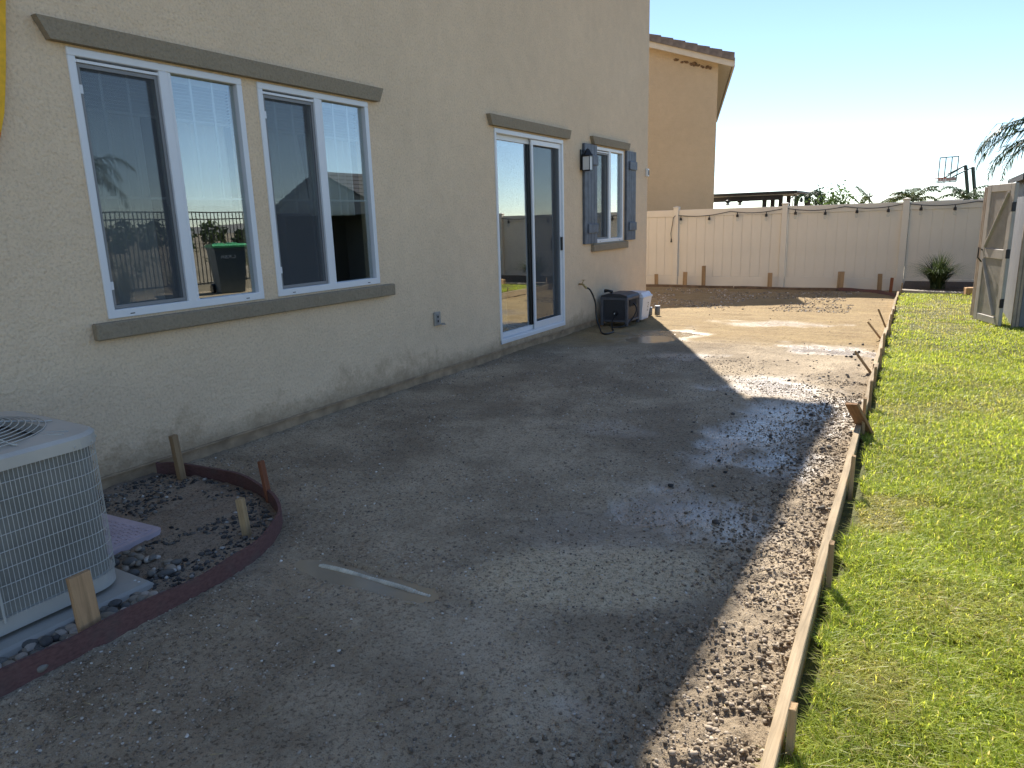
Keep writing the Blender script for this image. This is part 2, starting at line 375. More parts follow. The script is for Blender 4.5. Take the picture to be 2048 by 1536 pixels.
def dirt_yard():
    ys = [-4.0]
    while ys[-1] < 17.5:
        y = ys[-1]; ys.append(y+(.08 if y < .5 else .0042*(y+1.7)))
    ys = np.array(ys); xs = np.r_[np.arange(-7, -.2, .12), np.arange(-.06, 1.0001, .0141)]
    u = np.where(xs >= -.1, xs, 0)
    X = np.where(xs[None] >= -.1, xs[None]*0+u[None]*(xb(ys)[:, None]+.012), xs[None]); Y = np.repeat(ys[:, None], len(xs), 1)
    # finer columns: remap u in [-.06,1] to metres
    us = np.r_[xs[xs < -.1], np.linspace(-.06, 1, 300)]
    X = np.where(us[None] < -.1, us[None], us[None]*(xb(ys)[:, None]+.012)); Y = np.repeat(ys[:, None], len(us), 1)
    Z = dirt_h(X, Y); nr, nc = X.shape
    i, j = np.meshgrid(np.arange(nr-1), np.arange(nc-1), indexing='ij'); a = (i*nc+j).ravel()
    keep = ~((X[:-1, :-1].ravel() < -.35) & (Y[:-1, :-1].ravel() < 11.8))
    F = np.stack([a, a+1, a+nc+1, a+nc], 1)[keep]
    V = np.stack([X, Y, Z], -1).reshape(-1, 3); x, y = V[:, 0], V[:, 1]
    sand = sstep(-.25, .35, (y-8.2)/3.2+(fbm(x, y, .8, 70, 4)-.5)*1.3)
    me = npmesh('dirt_yard', V, F, {'wet': wetmask(x, y), 'dry': sunpatchmask(x, y), 'sand': sand, 'bed': inbed(x, y)*1.0})  # 'dry' carries the painted oval of reflected sunlight
    me.polygons.foreach_set('use_smooth', [True]*len(me.polygons))
    s = N('soil'); co = s.co()
    n1 = s.noise(2.2, 6, .65, co); n2 = s.noise(28, 5, .7, co); n3 = s.noise(150, 4, .65, co)
    dark = s.ramp(n1, [(.3, (.50, .395, .265)), (.7, (.68, .545, .375))])
    sandc = s.ramp(n1, [(.3, (.32, .22, .1)), (.7, (.45, .325, .155))])
    sandc = s.mix(s.ramp(s.noise(3, 6, .7, s.co((.6, 5, 1))), [(.45, 0.0), (.7, .6)]), sandc, (.22, .14, .075))
    moist = s.ramp(s.noise(.75, 7, .68, co, .4), [(.42, 1.0), (.6, 0.0)]); dark = s.mix(s.math('MULTIPLY', moist, .8), dark, s.mix(1.0, dark, (.52, .5, .48), 'MULTIPLY'))
    col = s.mix(s.attr('sand').outputs['Fac'], dark, sandc)
    col = s.mix(s.math('MULTIPLY', s.attr('dry').outputs['Fac'], .85), col, s.ramp(n2, [(.3, (.72, .56, .35)), (.7, (.85, .69, .46))]))  # paler tint paints the reflected sun oval into the soil colour
    col = s.mix(s.attr('bed').outputs['Fac'], col, s.ramp(n1, [(.3, (.27, .215, .16)), (.7, (.44, .34, .24))]))
    col = s.mix(s.ramp(n2, [(.33, .6), (.55, 0.0)]), col, s.mix(1.0, col, (.7, .68, .67), 'MULTIPLY'))
    col = s.mix(s.ramp(n3, [(.58, 0.0), (.7, .6)]), col, (.62, .55, .45))
    col = s.mix(s.ramp(s.noise(210, 3, .6, co), [(.34, .75), (.44, 0.0)]), col, s.mix(s.attr('sand').outputs['Fac'], (.09, .075, .06), (.25, .18, .1)))
    crumb = s.ramp(s.noise(62, 4, .6, co), [(.36, .85), (.47, 0.0)]); col = s.mix(s.math('MULTIPLY', crumb, s.math('SUBTRACT', 1.0, s.math('MULTIPLY', s.attr('sand').outputs['Fac'], .6))), col, s.mix(1.0, col, (.42, .4, .39), 'MULTIPLY'))
    wet = s.attr('wet').outputs['Fac']
    wt = s.math('MULTIPLY', wet, s.ramp(n2, [(.2, .55), (.5, 1.0)]), True)
    col = s.mix(s.math('MULTIPLY', wt, .45), col, s.mix(1.0, col, (.55, .53, .5), 'MULTIPLY'))
    rough = s.ramp(wt, [(.05, .86), (.45, .36), (1.0, .16)])
    s.set(Base_Color=col, Roughness=rough, Specular_IOR_Level=s.ramp(wt, [(0.0, .25), (1.0, 1.0)]))
    h = s.math('ADD', s.math('MULTIPLY', n2, 1.0), s.math('MULTIPLY', n3, .45))
    h = s.math('MULTIPLY', h, s.math('SUBTRACT', 1.0, s.math('MULTIPLY', wt, .84)))
    s.bump(h, .9, .016)
    return tag(mk('dirt_yard', me, s.m), kind='structure')
dirt_yard()

def pebbles():
    def peb_mat(name, stops, rough=.85):
        s = N(name); g = s.n('ShaderNodeNewGeometry'); c = s.ramp(g.outputs['Random Per Island'], stops)
        c = s.mix(s.ramp(s.noise(90, 3), [(.4, 0.0), (.7, .35)]), c, s.mix(1.0, c, (.6, .6, .6), 'MULTIPLY'))
        s.set(Base_Color=c, Roughness=rough, Specular_IOR_Level=.3); return s.m
    soilm = peb_mat('pebble_soil', [(0.0, (.14, .115, .09)), (.5, (.36, .29, .22)), (.88, (.5, .42, .33)), (.98, (.75, .7, .62))])
    sandm = peb_mat('clod_soil', [(0.0, (.1, .078, .055)), (.5, (.3, .235, .165)), (1.0, (.55, .46, .35))])
    darkm = peb_mat('dark_gravel', [(0.0, (.035, .034, .033)), (.6, (.12, .11, .1)), (.92, (.22, .2, .17)), (1.0, (.6, .56, .5))])
    riverm = peb_mat('river_stone', [(0.0, (.09, .085, .08)), (.35, (.2, .185, .16)), (.6, (.3, .25, .19)), (.85, (.42, .33, .25)), (1.0, (.55, .5, .44))], .6)
    def put(name, x, y, r, mat, label, sink=.25, fine=False, flat=.65):
        z = dirt_h(x, y)+r*sink
        V, F = rocks(np.stack([x, y, z], 1), r, fine=fine, flat=flat); o = mk(name, npmesh(name, V, F), mat, smooth=True)
        return tag(o, label, 'gravel', kind='stuff')
    # small pebbles all over, denser towards the camera
    n = 42000; y = .6+7.5*rng.random(n)**2.2; x = rng.random(n)*xb(y)
    k = (~inbed(x, y)) & (x > .03) & (fbm(x, y, 2.2, 90, 3)+.18*rng.random(n) > .47+.012*y); x, y = x[k], y[k]
    put('loose_pebbles', x, y, .0018+.0052*rng.random(len(x))**4+.0004*y, soilm, 'small pale and dark pebbles scattered over the damp soil')
    # clods against the lawn board
    n = 17000; y = .8+6.5*rng.random(n)**1.3; x = xb(y)-.012-np.abs(rng.normal(0, .27, n)); k = fbm(x, y, 3, 91, 3) > .4; x, y = x[k], y[k]
    put('soil_clods', x, y, .0026+.009*rng.random(len(x))**3, sandm, 'loose tan soil clods heaped beside the wooden lawn board', .2)
    n = 200; y = 3.5+6*rng.random(n); x = xb(y)-.02-np.abs(rng.normal(0, .45, n)); put('dark_clods', x, y, .006+.018*rng.random(n)**2.5, darkm, 'dark wet clods lying along the lawn board further back')
    n = 260; x = .1+3.6*rng.random(n); y = 5+11*rng.random(n); k = fbm(x, y, 1.1, 93, 3) > .5; x, y = x[k], y[k]
    put('scattered_clods', x, y, .004+.012*rng.random(len(x))**3, darkm, 'sparse dark crumbs on the sandy soil towards the fence')
    # bed beside the air conditioner
    n = 7000; x = .03+1.62*rng.random(n); y = .5+2.2*rng.random(n); k = inbed(x+.03, y+.03) & (fbm(x, y, 4, 94, 3) > .42) & ~((x < 1.46) & (y < 1.6)) & ~((x > .38) & (x < 1.02) & (y > 1.62) & (y < 2.08)); x, y = x[k], y[k]
    put('bed_gravel', x, y, .0035+.013*rng.random(len(x))**2.4, darkm, 'dark crumbly gravel inside the curved edging bed')
    # river stones round the pad
    P = []
    for i in range(380):
        if rng.random() < .86: P.append((rng.uniform(1.46, 1.655), rng.uniform(.4, 1.62)))
        else: P.append((rng.uniform(1.02, 1.42), rng.uniform(1.68, 1.85)))
    P = np.array(P); r = .011+.019*rng.random(len(P))**1.3
    z = dirt_h(P[:, 0], P[:, 1])+r*rng.uniform(.2, 1.3, len(P))*.8
    V, F = rocks(np.c_[P, z], r, .7, .08, True); tag(mk('river_stones', npmesh('river_stones', V, F), riverm, smooth=True), 'rounded grey river stones between pad and red edging', 'gravel', kind='stuff')
    # pebbles mixed in the foot of the far shaded soil
    n = 5000; x = rng.uniform(-1.2, 3.2, n); y = rng.uniform(13.2, 17, n); k = fbm(x, y, 1.2, 96, 3) > .5; x, y = x[k], y[k]
    put('far_gravel', x, y, .006+.014*rng.random(len(x))**2, soilm, 'patch of grey gravel in the shade near the fence')
    # straw and twigs
    n = 170; x = rng.uniform(1.8, 4.0, n); y = .8+5*rng.random(n)**1.6; L = rng.uniform(.012, .05, n); a = rng.uniform(0, 6.28, n); z = dirt_h(x, y)+.006
    d = np.stack([np.cos(a), np.sin(a), rng.uniform(-.1, .25, n)], 1)*L[:, None]; p = np.stack([-np.sin(a), np.cos(a), 0*a], 1)*.0011; B = np.stack([x, y, z], 1)
    V = np.stack([B-p, B+p, B+d+p, B+d-p, B-p+[0, 0, .002], B+p+[0, 0, .002], B+d+p+[0, 0, .002], B+d-p+[0, 0, .002]], 1).reshape(-1, 3)
    F = (np.array([(0, 1, 2, 3), (4, 5, 6, 7), (0, 1, 5, 4), (2, 3, 7, 6), (1, 2, 6, 5), (3, 0, 4, 7)])[None]+(np.arange(n)*8)[:, None, None]).reshape(-1, 4)
    tag(mk('dry_straw', npmesh('dry_straw', V, F), simple('straw', (.4, .31, .17), .9, .3, 60)), 'bits of dry straw and twigs on the damp soil', 'straw', kind='stuff')
pebbles()

def lawn():
    ys = np.arange(-5, 15.7, .06); xs = np.r_[0, .02, .05, .09, .14, np.arange(.2, 5.6, .1)]
    X = xb(ys)[:, None]+.02+xs[None]; Y = np.repeat(ys[:, None], len(xs), 1)
    Z = -.015+.045*sstep(.05, .14, xs)[None]+(fbm(X, Y, 7, 100, 3)-.5)*.03+(fbm(X, Y, .8, 101, 2)-.5)*.02
    nr, nc = X.shape; i, j = np.meshgrid(np.arange(nr-1), np.arange(nc-1), indexing='ij'); a = (i*nc+j).ravel()
    s = N('turf_soil'); n1 = s.noise(20, 5, .7); s.set(Base_Color=s.ramp(n1, [(.3, (.05, .055, .02)), (.7, (.15, .15, .05))]), Roughness=.95); s.bump(n1, 1, .02)
    me = npmesh('lawn', np.stack([X, Y, Z], -1).reshape(-1, 3), np.stack([a, a+1, a+nc+1, a+nc], 1)); me.polygons.foreach_set('use_smooth', [True]*len(me.polygons))
    tag(mk('lawn', me, s.m), kind='structure')
    def hz(x, y): return .028+(fbm(x, y, 7, 100, 3)-.5)*.03+(fbm(x, y, .8, 101, 2)-.5)*.02
    # blades
    n = 330000
    y = np.r_[1.2+3.3*rng.random(int(n*.42)), 4.5+4.5*rng.random(int(n*.26)), 9+6.55*rng.random(int(n*.17)), -1.5+17*rng.random(int(n*.15))]
    wv = np.where(np.arange(len(y)) < int(n*.85), .35+.19*y*.75+.35, 4.5)
    x = xb(y)+.085+.05*(fbm(y, y*0, 5, 3, 3)-.5)*3+rng.random(len(y))*wv
    def dryf(x, y):
        d = np.zeros_like(x)
        for cx, cy, rx, ry, k in [(4.45, 12.6, .62, 1.9, 1), (4.95, 13.0, .5, 1.2, .8), (4.3, 3.85, .16, .16, .9), (4.34, 4.15, .22, .12, .8), (4.35, 6.3, .35, .55, .55), (4.9, 6.9, .4, .5, .4), (4.33, 2.35, .12, .2, .5), (4.25, 9.3, .3, .5, .5), (4.9, 14.9, 1., .5, .4), (4.6, 3.1, .25, .2, .3), (4.55, 8.0, .25, .3, .35)]:
            d = np.maximum(d, k*.75*(1-sstep(.3, 1.25, ell(x, y, cx, cy, rx, ry, 0, 31, 1.3))))
        return d
    dr = dryf(x, y); k = rng.random(len(x)) > dr*.45
    x, y, dr = x[k], y[k], dr[k]; n = len(x); far = np.clip(y/10, .25, 1.4)
    # tufts: pull blades to clump centres
    tx, ty = np.round(x/.035)*.035, np.round(y/.035)*.035
    tx = tx+(vnoise(tx*40, ty*40, 1, 5)-.5)*.03; ty = ty+(vnoise(tx*40, ty*40, 1, 6)-.5)*.03
    x = x*.6+tx*.4; y = y*.6+ty*.4
    H = np.where(rng.random(n) < .04, rng.uniform(.055, .085, n), rng.uniform(.02, .052, n))*(1-.4*dr)*(.75+.5*fbm(x, y, 2.2, 33, 3)); W = rng.uniform(.0011, .0021, n)*(1+.9*far)
    a = rng.uniform(0, 6.283, n)+(fbm(x, y, 1.5, 34, 2)-.5)*5; lean = rng.uniform(.35, 1.7, n)*H+dr*.02
    b = a+rng.uniform(-.5, .5, n)+math.pi/2
    P = np.stack([x, y, hz(x, y)-.006], 1); d = np.stack([np.cos(a), np.sin(a), 0*a], 1); q = np.stack([np.cos(b), np.sin(b), 0*b], 1)*W[:, None]; zz = np.array([0, 0, 1.])
    m1 = P+d*(lean*.3)[:, None]+zz*(H*.55)[:, None]; tip = P+d*lean[:, None]+zz*(H*(1-.35*(lean/(H+.02))**1.5).clip(.25, 1))[:, None]
    V = np.stack([P-q, P+q, m1+q*.85, m1-q*.85, tip], 1).reshape(-1, 3)
    F = (np.array([(0, 1, 2), (0, 2, 3), (3, 2, 4)])[None]+(np.arange(n)*5)[:, None, None]).reshape(-1, 3)
    g = rng.random(n)[:, None]; t2 = fbm(x, y, 1.6, 36, 3)[:, None]
    c = np.array([.22, .31, .04])*(1-g)+np.array([.58, .64, .12])*g; c = c*(.75+.5*t2)
    dryk = np.clip(dr+(rng.random(n) < .15)*.85, 0, 1)[:, None]*(.5+.5*rng.random(n)[:, None]); c = c*(1-dryk)+np.array([.55, .45, .26])*dryk
    c = np.repeat(c, 5, 0)
    s = N('grass_blade'); col = s.attr('col').outputs['Color']; tl = s.n('ShaderNodeBsdfTranslucent'); s.l(s.mix(1.0, col, (1.5, 1.4, .9), 'MULTIPLY'), tl.inputs[0])
    s.set(Base_Color=col, Roughness=.45, Specular_IOR_Level=.4); mx = s.n('ShaderNodeMixShader'); mx.inputs[0].default_value = .58
    s.l(s.b.outputs[0], mx.inputs[1]); s.l(tl.outputs[0], mx.inputs[2]); s.l(mx.outputs[0], s.out.inputs[0])
    tag(mk('grass', npmesh('grass', V, F, {'col': c}), s.m), 'bright green mown turf with straw coloured dry patches', 'grass', kind='stuff')
lawn()

def terrain():
    # one sheet out to the horizon, falling away gently beyond the yards
    rs = np.r_[0, 6, 10, 14, 20, 28, 40, 60, 90, 140, 220, 350, 600, 1000, 1700, 2600]; n = 96
    th = np.linspace(0, 2*math.pi, n, endpoint=False); X = 4+rs[:, None]*np.cos(th); Y = 6+rs[:, None]*np.sin(th)
    Z = -.42+0*X-2.2*sstep(22, 90, X)-.9*sstep(90, 400, np.hypot(X, Y)); Z = np.where((X > 9) & (X < 20), Z+.62*sstep(9, 10, X)*(1-sstep(13.5, 20, X)), Z)
    i, j = np.meshgrid(np.arange(len(rs)-1), np.arange(n), indexing='ij'); a = (i*n+j).ravel(); b = (i*n+(j+1) % n).ravel()
    s = N('dry_field'); c1 = s.noise(.05, 6, .6); c2 = s.noise(1.5, 6, .7)
    col = s.mix(.5, s.ramp(c1, [(.35, (.10, .09, .055)), (.5, (.26, .2, .12)), (.7, (.33, .26, .17))]), s.ramp(c2, [(.3, (.12, .1, .06)), (.7, (.32, .25, .16))]))
    s.set(Base_Color=col, Roughness=.95); s.bump(c2, .6, .05)
    tag(mk('ground', npmesh('ground', np.stack([X, Y, Z], -1).reshape(-1, 3), np.stack([a, b, b+n, a+n], 1)), s.m), kind='structure')
    # planting strip between lawn and iron fence, raised
    m = MB(); m.box(9.2, 13.0, -6, 15.2, -.4, .1); tag(m.build('planting_strip', simple('dry_mulch', (.4, .31, .2), .95, .35, 9, bump=1.0, bscale=40, bdist=.02)), kind='structure')
    n = 160
    for nm, d, hh, sd_ in (('hills', 1900, 20, 5), ('far_hills', 2500, 42, 9)):
        th = np.linspace(0, 2*math.pi, n, endpoint=False); hgt = hh*(.25+.95*fbm(np.cos(th)*6+20, np.sin(th)*6+20, 1, sd_, 5)**1.5)
        V = []
        for r_, k in ((d-250, 0), (d, 1), (d+250, 0)): V.append(np.stack([r_*np.cos(th), r_*np.sin(th), -5+hgt*k], 1))
        V = np.concatenate(V); a = np.arange(n); b = (a+1) % n
        tag(mk(nm, npmesh(nm, V, np.r_[np.stack([a, b, b+n, a+n], 1), np.stack([a+n, b+n, b+2*n, a+2*n], 1)]), M_HILL, smooth=True), kind='structure')
terrain()

# ------------------------------------------------------------------ HOUSE
HOUSE = root('house', 'tan stucco house wall with white windows and sliding glass door', 'house')
ZB, ZT = .1, 6.18
def house():
    H = HOUSE
    op = [(2.46, 3.67, 1.08, 2.66), (3.81, 5.005, 1.08, 2.66), (7.1, 8.825, .16, 2.64), (9.88, 10.96, 1.25, 2.64)]
    ycut = sorted({-8.0, 12.1, *[v for o in op for v in o[:2]]}); zcut = sorted({ZB, ZT, *[v for o in op for v in o[2:]]})
    v = []; f = []; ix = {}
    def V(x, y, z):
        k = (round(x, 4), round(y, 4), round(z, 4))
        if k not in ix: ix[k] = len(v); v.append(k)
        return ix[k]
    hole = lambda y, z: any(a < y < b and c < z < d for a, b, c, d in op)
    for y0, y1 in zip(ycut, ycut[1:]):
        for z0, z1 in zip(zcut, zcut[1:]):
            if hole((y0+y1)/2, (z0+z1)/2): continue
            f.append((V(0, y0, z0), V(0, y1, z0), V(0, y1, z1), V(0, y0, z1))); f.append((V(-.16, y0, z0), V(-.16, y0, z1), V(-.16, y1, z1), V(-.16, y1, z0)))
    for a, b, c, d in op:
        for (y0, z0), (y1, z1) in (((a, c), (b, c)), ((b, c), (b, d)), ((b, d), (a, d)), ((a, d), (a, c))):
            f.append((V(0, y0, z0), V(-.16, y0, z0), V(-.16, y1, z1), V(0, y1, z1)))
    me = bpy.data.meshes.new('wall'); me.from_pydata(v, [], f)
    mk('wall', me, M_STUCCO, H)
    m = MB(); m.box(-11, -.16, 11.94, 12.1, ZB, ZT); m.box(-11, -10.84, -8, 11.94, ZB, ZT); m.box(-10.84, -.16, -8, -7.84, ZB, ZT); m.build('wall', M_STUCCO, H)
    MB().box(-.16, 0, 12.1, 12.1001, ZB, ZT).build('wall_corner', M_STUCCO, H)
    for y in (12.1, -8.0): MB().prism([(-11, ZT), (0, ZT), (-5.5, ZT+1.85)], 1, y-.16 if y > 0 else y, y if y > 0 else y+.16).build('gable', M_STUCCO, H)
    m = MB(); m.box(-10.98, -.02, -7.98, 12.08, -.5, ZB-.001); m.build('foundation', M_CONC, H)
    m = MB(); m.box(-.02, .008, -7.99, 12.1, ZB-.014, ZB-.002); m.build('weep_screed', M_CONC, H)
    # roof
    ex = .60; zz = 6.22; rise = (5.5+ex)*.333
    m = MB()
    for sgn in (1, -1):
        xe = ex if sgn > 0 else -11-ex
        m.prism([(xe, zz), (-5.5, zz+rise), (-5.5, zz+rise+.16), (xe, zz+.16)], 1, -8.4, 12.3)
    rf = m.build('roof', M_ROOF, H)
    MB().box(ex-.03, ex+.03, -8.41, 12.31, zz-.08, zz+.15).build('fascia', M_FASCIA, rf)
    m = MB(); m.box(.004, ex-.03, -8.3, 12.25, zz-.05, zz-.02); m.build('soffit', M_FASCIA, rf)
    # rooms behind the glass
    m = MB(); m.box(-4.1, -4, -7.8, 11.9, .16, 3.0); m.box(-4, -.17, 6.2, 6.3, .16, 3.0); m.build('partition', M_ROOM, H)
    m = MB(); m.box(-10.8, -.17, -7.8, 11.9, 3.0, 3.1); m.build('ceiling', M_ROOM, H); m = MB(); m.box(-10.8, -.17, -7.8, 11.9, .10, .15); m.build('floor', M_ROOMD, H)
    # lintels and sills
    def trap(y0, y1, z0, z1, dy, dep): return MB().prism([(y0, z1), (y1, z1), (y1-dy, z0), (y0+dy, z0)], 0, .001, dep)
    for a in ((2.3, 5.18, 2.675, 2.79, .06), (6.95, 9.0, 2.66, 2.775, .05), (9.7, 11.16, 2.66, 2.765, .06)): trap(*a, .055).build('lintel', M_TRIM, H)
    MB().cbox(.001, .06, 2.35, 5.16, .96, 1.065, .008).build('sill', M_TRIM, H); MB().cbox(.001, .055, 9.73, 11.1, 1.13, 1.238, .008).build('sill', M_TRIM, H)
    def window(y0, y1, z0, z1, hbar):
        fr = .045; ym = (y0+y1)/2+.01
        m = MB()
        m.cbox(-.07, .014, y0, y1, z0, z0+fr+.01, .004); m.cbox(-.07, .0142, y0, y1, z1-fr, z1, .004)
        m.cbox(-.07, .0138, y0, y0+fr, z0+fr, z1-fr, .004); m.cbox(-.07, .0138, y1-fr, y1, z0+fr, z1-fr, .004)
        m.cbox(-.07, .0136, ym-.05, ym+.012, z0+fr, z1-fr, .004); m.cbox(-.075, .006, ym+.012, ym+.04, z0+fr, z1-fr, .004)
        m.box(-.05, .004, y0+fr, ym-.05, z1-fr-.03, z1-fr-.014)
        win = m.build('window', M_WHITE, H)
        MB().box(.0141, .0155, y0+.14, y0+.17, z0+.018, z0+.024).build('weep_hole', M_BLACK, win); MB().box(.0141, .0155, y1-.17, y1-.14, z0+.018, z0+.024).build('weep_hole', M_BLACK, win)
        # fixed right pane and sliding left pane
        MB().box(-.034, -.03, ym+.04, y1-fr, z0+fr, z1-fr).build('pane', M_GLASS, win)
        MB().box(-.056, -.052, y0+fr, ym-.05, z0+fr, z1-fr).build('pane', M_GLASS, win)
        # screen in its grey frame
        m = MB(); a, b, c, d = y0+fr+.003, ym-.052, z0+fr+.013, z1-fr-.033; k = .022
        m.box(-.02, -.006, a, b, c, c+k); m.box(-.02, -.006, a, b, d-k, d); m.box(-.02, -.006, a, a+k, c+k, d-k); m.box(-.02, -.006, b-k, b, c+k, d-k)
        sf = m.build('screen_frame', M_SCREENFR, win)
        MB().add([(-.013, a+k, c+k), (-.013, b-k, c+k), (-.013, b-k, d-k), (-.013, a+k, d-k)], [(0, 1, 2, 3)]).build('insect_screen', M_SCREEN, win)
        MB().box(-.006, 0, a+.002, a+.02, c+.12, c+.17).build('screen_clip', M_WHITE, win); MB().box(-.006, 0, a+.002, a+.02, d-.17, d-.12).build('screen_clip', M_WHITE, win)
        for (a, b) in ((y0+fr, ym-.05), (ym+.04, y1-fr)):       # grille bars between the glass
            x0 = -.075 if a < ym-.1 else -.05
            zh = z0+(z1-z0)*hbar
            MB().box(x0, x0+.008, a, b, zh-.008, zh+.008).build('grille_bar', M_WHITE, win)
            for t in (1/3, 2/3): yy = a+(b-a)*t; MB().box(x0, x0+.0078, yy-.008, yy+.008, zh+.008, z1-fr).build('grille_bar', M_WHITE, win)
        return win
    window(2.46, 3.67, 1.08, 2.66, .47); window(3.81, 5.005, 1.08, 2.66, .47); window(9.88, 10.96, 1.25, 2.64, .47)
    # sliding door
    y0, y1, z0, z1 = 7.1, 8.825, .16, 2.64; fr = .05; ym = 7.98
    m = MB(); m.cbox(-.09, .016, y0, y1, z1-fr, z1, .004); m.cbox(-.09, .0158, y0, y0+fr*.7, z0, z1-fr, .004); m.cbox(-.09, .0158, y1-fr*.8, y1, z0, z1-fr, .004)
    m.cbox(-.09, .0162, y0, y1, z0, z0+.05, .004); m.box(-.03, .006, y0+.035, y1-.04, z0+.05, z0+.062)
    dr = m.build('sliding_door', M_WHITE, H)
    m = MB(); m.cbox(-.085, -.045, y0+.036, y0+.07, z0+.05, z1-fr, .003); m.cbox(-.085, -.045, y0+.036, ym+.05, z0+.05, z0+.12, .003); m.cbox(-.085, -.045, y0+.036, ym+.05, z1-fr-.06, z1-fr, .003); m.build('fixed_panel_frame', M_WHITE, dr)
    MB().cbox(-.085, -.0449, ym-.02, ym+.05, z0+.12, z1-fr-.06, .003).build('meeting_stile', M_BLACK, dr)
    MB().box(-.067, -.063, y0+.07, ym-.02, z0+.12, z1-fr-.06).build('pane', M_GLASS, dr)
    MB().box(-.072, -.068, ym+.05, y1-.04, z0+.06, z1-fr).build('pane', M_GLASS, dr)
    m = MB(); a, b, c, d = ym+.0, y1-.042, z0+.063, z1-fr-.004
    m.cbox(-.03, -.006, a, a+.045, c, d, .003); m.cbox(-.03, -.006, b-.045, b, c, d, .003); m.cbox(-.03, -.006, a+.045, b-.045, c, c+.09, .003); m.cbox(-.03, -.006, a+.045, b-.045, d-.06, d, .003)
    sc_ = m.build('screen_door_frame', M_WHITE, dr)
    MB().add([(-.018, a+.045, c+.09), (-.018, b-.045, c+.09), (-.018, b-.045, d-.06), (-.018, a+.045, d-.06)], [(0, 1, 2, 3)]).build('insect_screen', M_SCREEN, dr)
    MB().cbox(-.006, .02, b-.05, b-.012, 1.2, 1.38, .006).build('handle', M_BLACK, dr)
    # shutters
    for y0, y1 in ((9.44, 9.875), (11.04, 11.45)):
        z0, z1 = 1.25, 2.65
        sh = MB().box(.002, .014, y0+.004, y1-.004, z0+.004, z1-.004).build('shutter', M_SHUT, H); n = 4; wd = (y1-y0)/n
        for i in range(n): MB().cbox(.0145, .042, y0+i*wd+.003, y0+(i+1)*wd-.003, z0, z1, .004).build('board', M_SHUT, sh)
        for zc in (1.47, 2.43): MB().cbox(.0425, .066, y0+.09, y1-.01, zc-.065, zc+.065, .005).build('batten', M_SHUT, sh)
house()

def curtains():
    def sheer(y0, y1, z0, z1, x, amp, wl, label, n=60, sweep=0):
        nz = 12; V = []; F = []
        for k in range(nz+1):
            t = k/nz
            for i in range(n+1):
                u = i/n; yy = y0+(y1-y0)*u; yy = yy+sweep*(1-t)*(u-.5)
                V.append((x+amp*math.sin(u*wl+1.3*math.sin(u*7))*(.6+.4*(1-t)), yy, z0+(z1-z0)*t))
        for k in range(nz):
            for i in range(n): a = k*(n+1)+i; F.append((a, a+1, a+n+2, a+n+1))
        me = bpy.data.meshes.new('curtain'); me.from_pydata(V, [], F); o = mk('curtain', me, M_CURTAIN, smooth=True)
        md = o.modifiers.new('thick', 'SOLIDIFY'); md.thickness = .004
        return tag(o, label, 'curtain', 'sheer curtains indoors')
    sheer(2.5, 3.0, .9, 2.62, -.23, .045, 40, 'pale curtain gathered behind the left pane of the nearest window')
    sheer(3.12, 3.66, 1.78, 2.62, -.23, .04, 34, 'short pale sheer behind the right pane of the nearest window')
    sheer(3.84, 4.35, 1.72, 2.62, -.22, .05, 30, 'crumpled pale curtain behind the screened pane of the middle window', sweep=.25)
    sheer(4.45, 4.98, 1.7, 2.62, -.23, .04, 34, 'pale sheer behind the right pane of the middle window')
    sheer(9.9, 10.4, 1.2, 2.6, -.18, .05, 26, 'wavy white curtain behind the shuttered window', sweep=.1)
    for y0, y1, zb, lb in ((2.49, 3.64, 2.36, 'raised white blind at the top of the nearest window'), (3.84, 4.98, 2.36, 'raised white blind at the top of the middle window'), (9.92, 10.93, 2.42, 'raised white blind at the top of the shuttered window')):
        t = root('window_blind', lb, 'blind', (-.135, (y0+y1)/2, zb), 0, 'white window blinds')
        hw = (y1-y0)/2
        MB().box(-.03, .03, -hw, hw, 2.64-zb-.06, 2.64-zb).build('head_rail', M_BLIND, t)
        k = 0; z = 0.0
        while z < 2.58-zb:
            m = MB(); m.bar((-.022, 0, z+.004), (.022, 0, z+.014), 2*hw, .003); m.build('slat', M_BLIND, t); z += .022
        MB().box(-.02, .02, -hw, hw, -.02, -.004).build('bottom_rail', M_BLIND, t)
    # pale board leaning just inside the door
    t = root('cat_tree', 'pale green carpeted stand seen indoors through the sliding door', 'pet stand', (-.75, 8.0, .15))
    MB().cbox(-.2, .2, -.2, .2, 0, .5, .02).build('box', simple('carpet_green', (.42, .46, .36), .95, .1), t)
    MB().tube([(0, 0, .5), (0, 0, 1.0)], .05, 12).build('post', simple('sisal', (.4, .36, .28), .95, .2), t)
    MB().lathe([(.05, 1.0), (.2, 1.0), (.23, 1.06), (.2, 1.12), (.05, 1.12)], 20).build('perch', MATS['carpet_green'], t, True)
curtains()

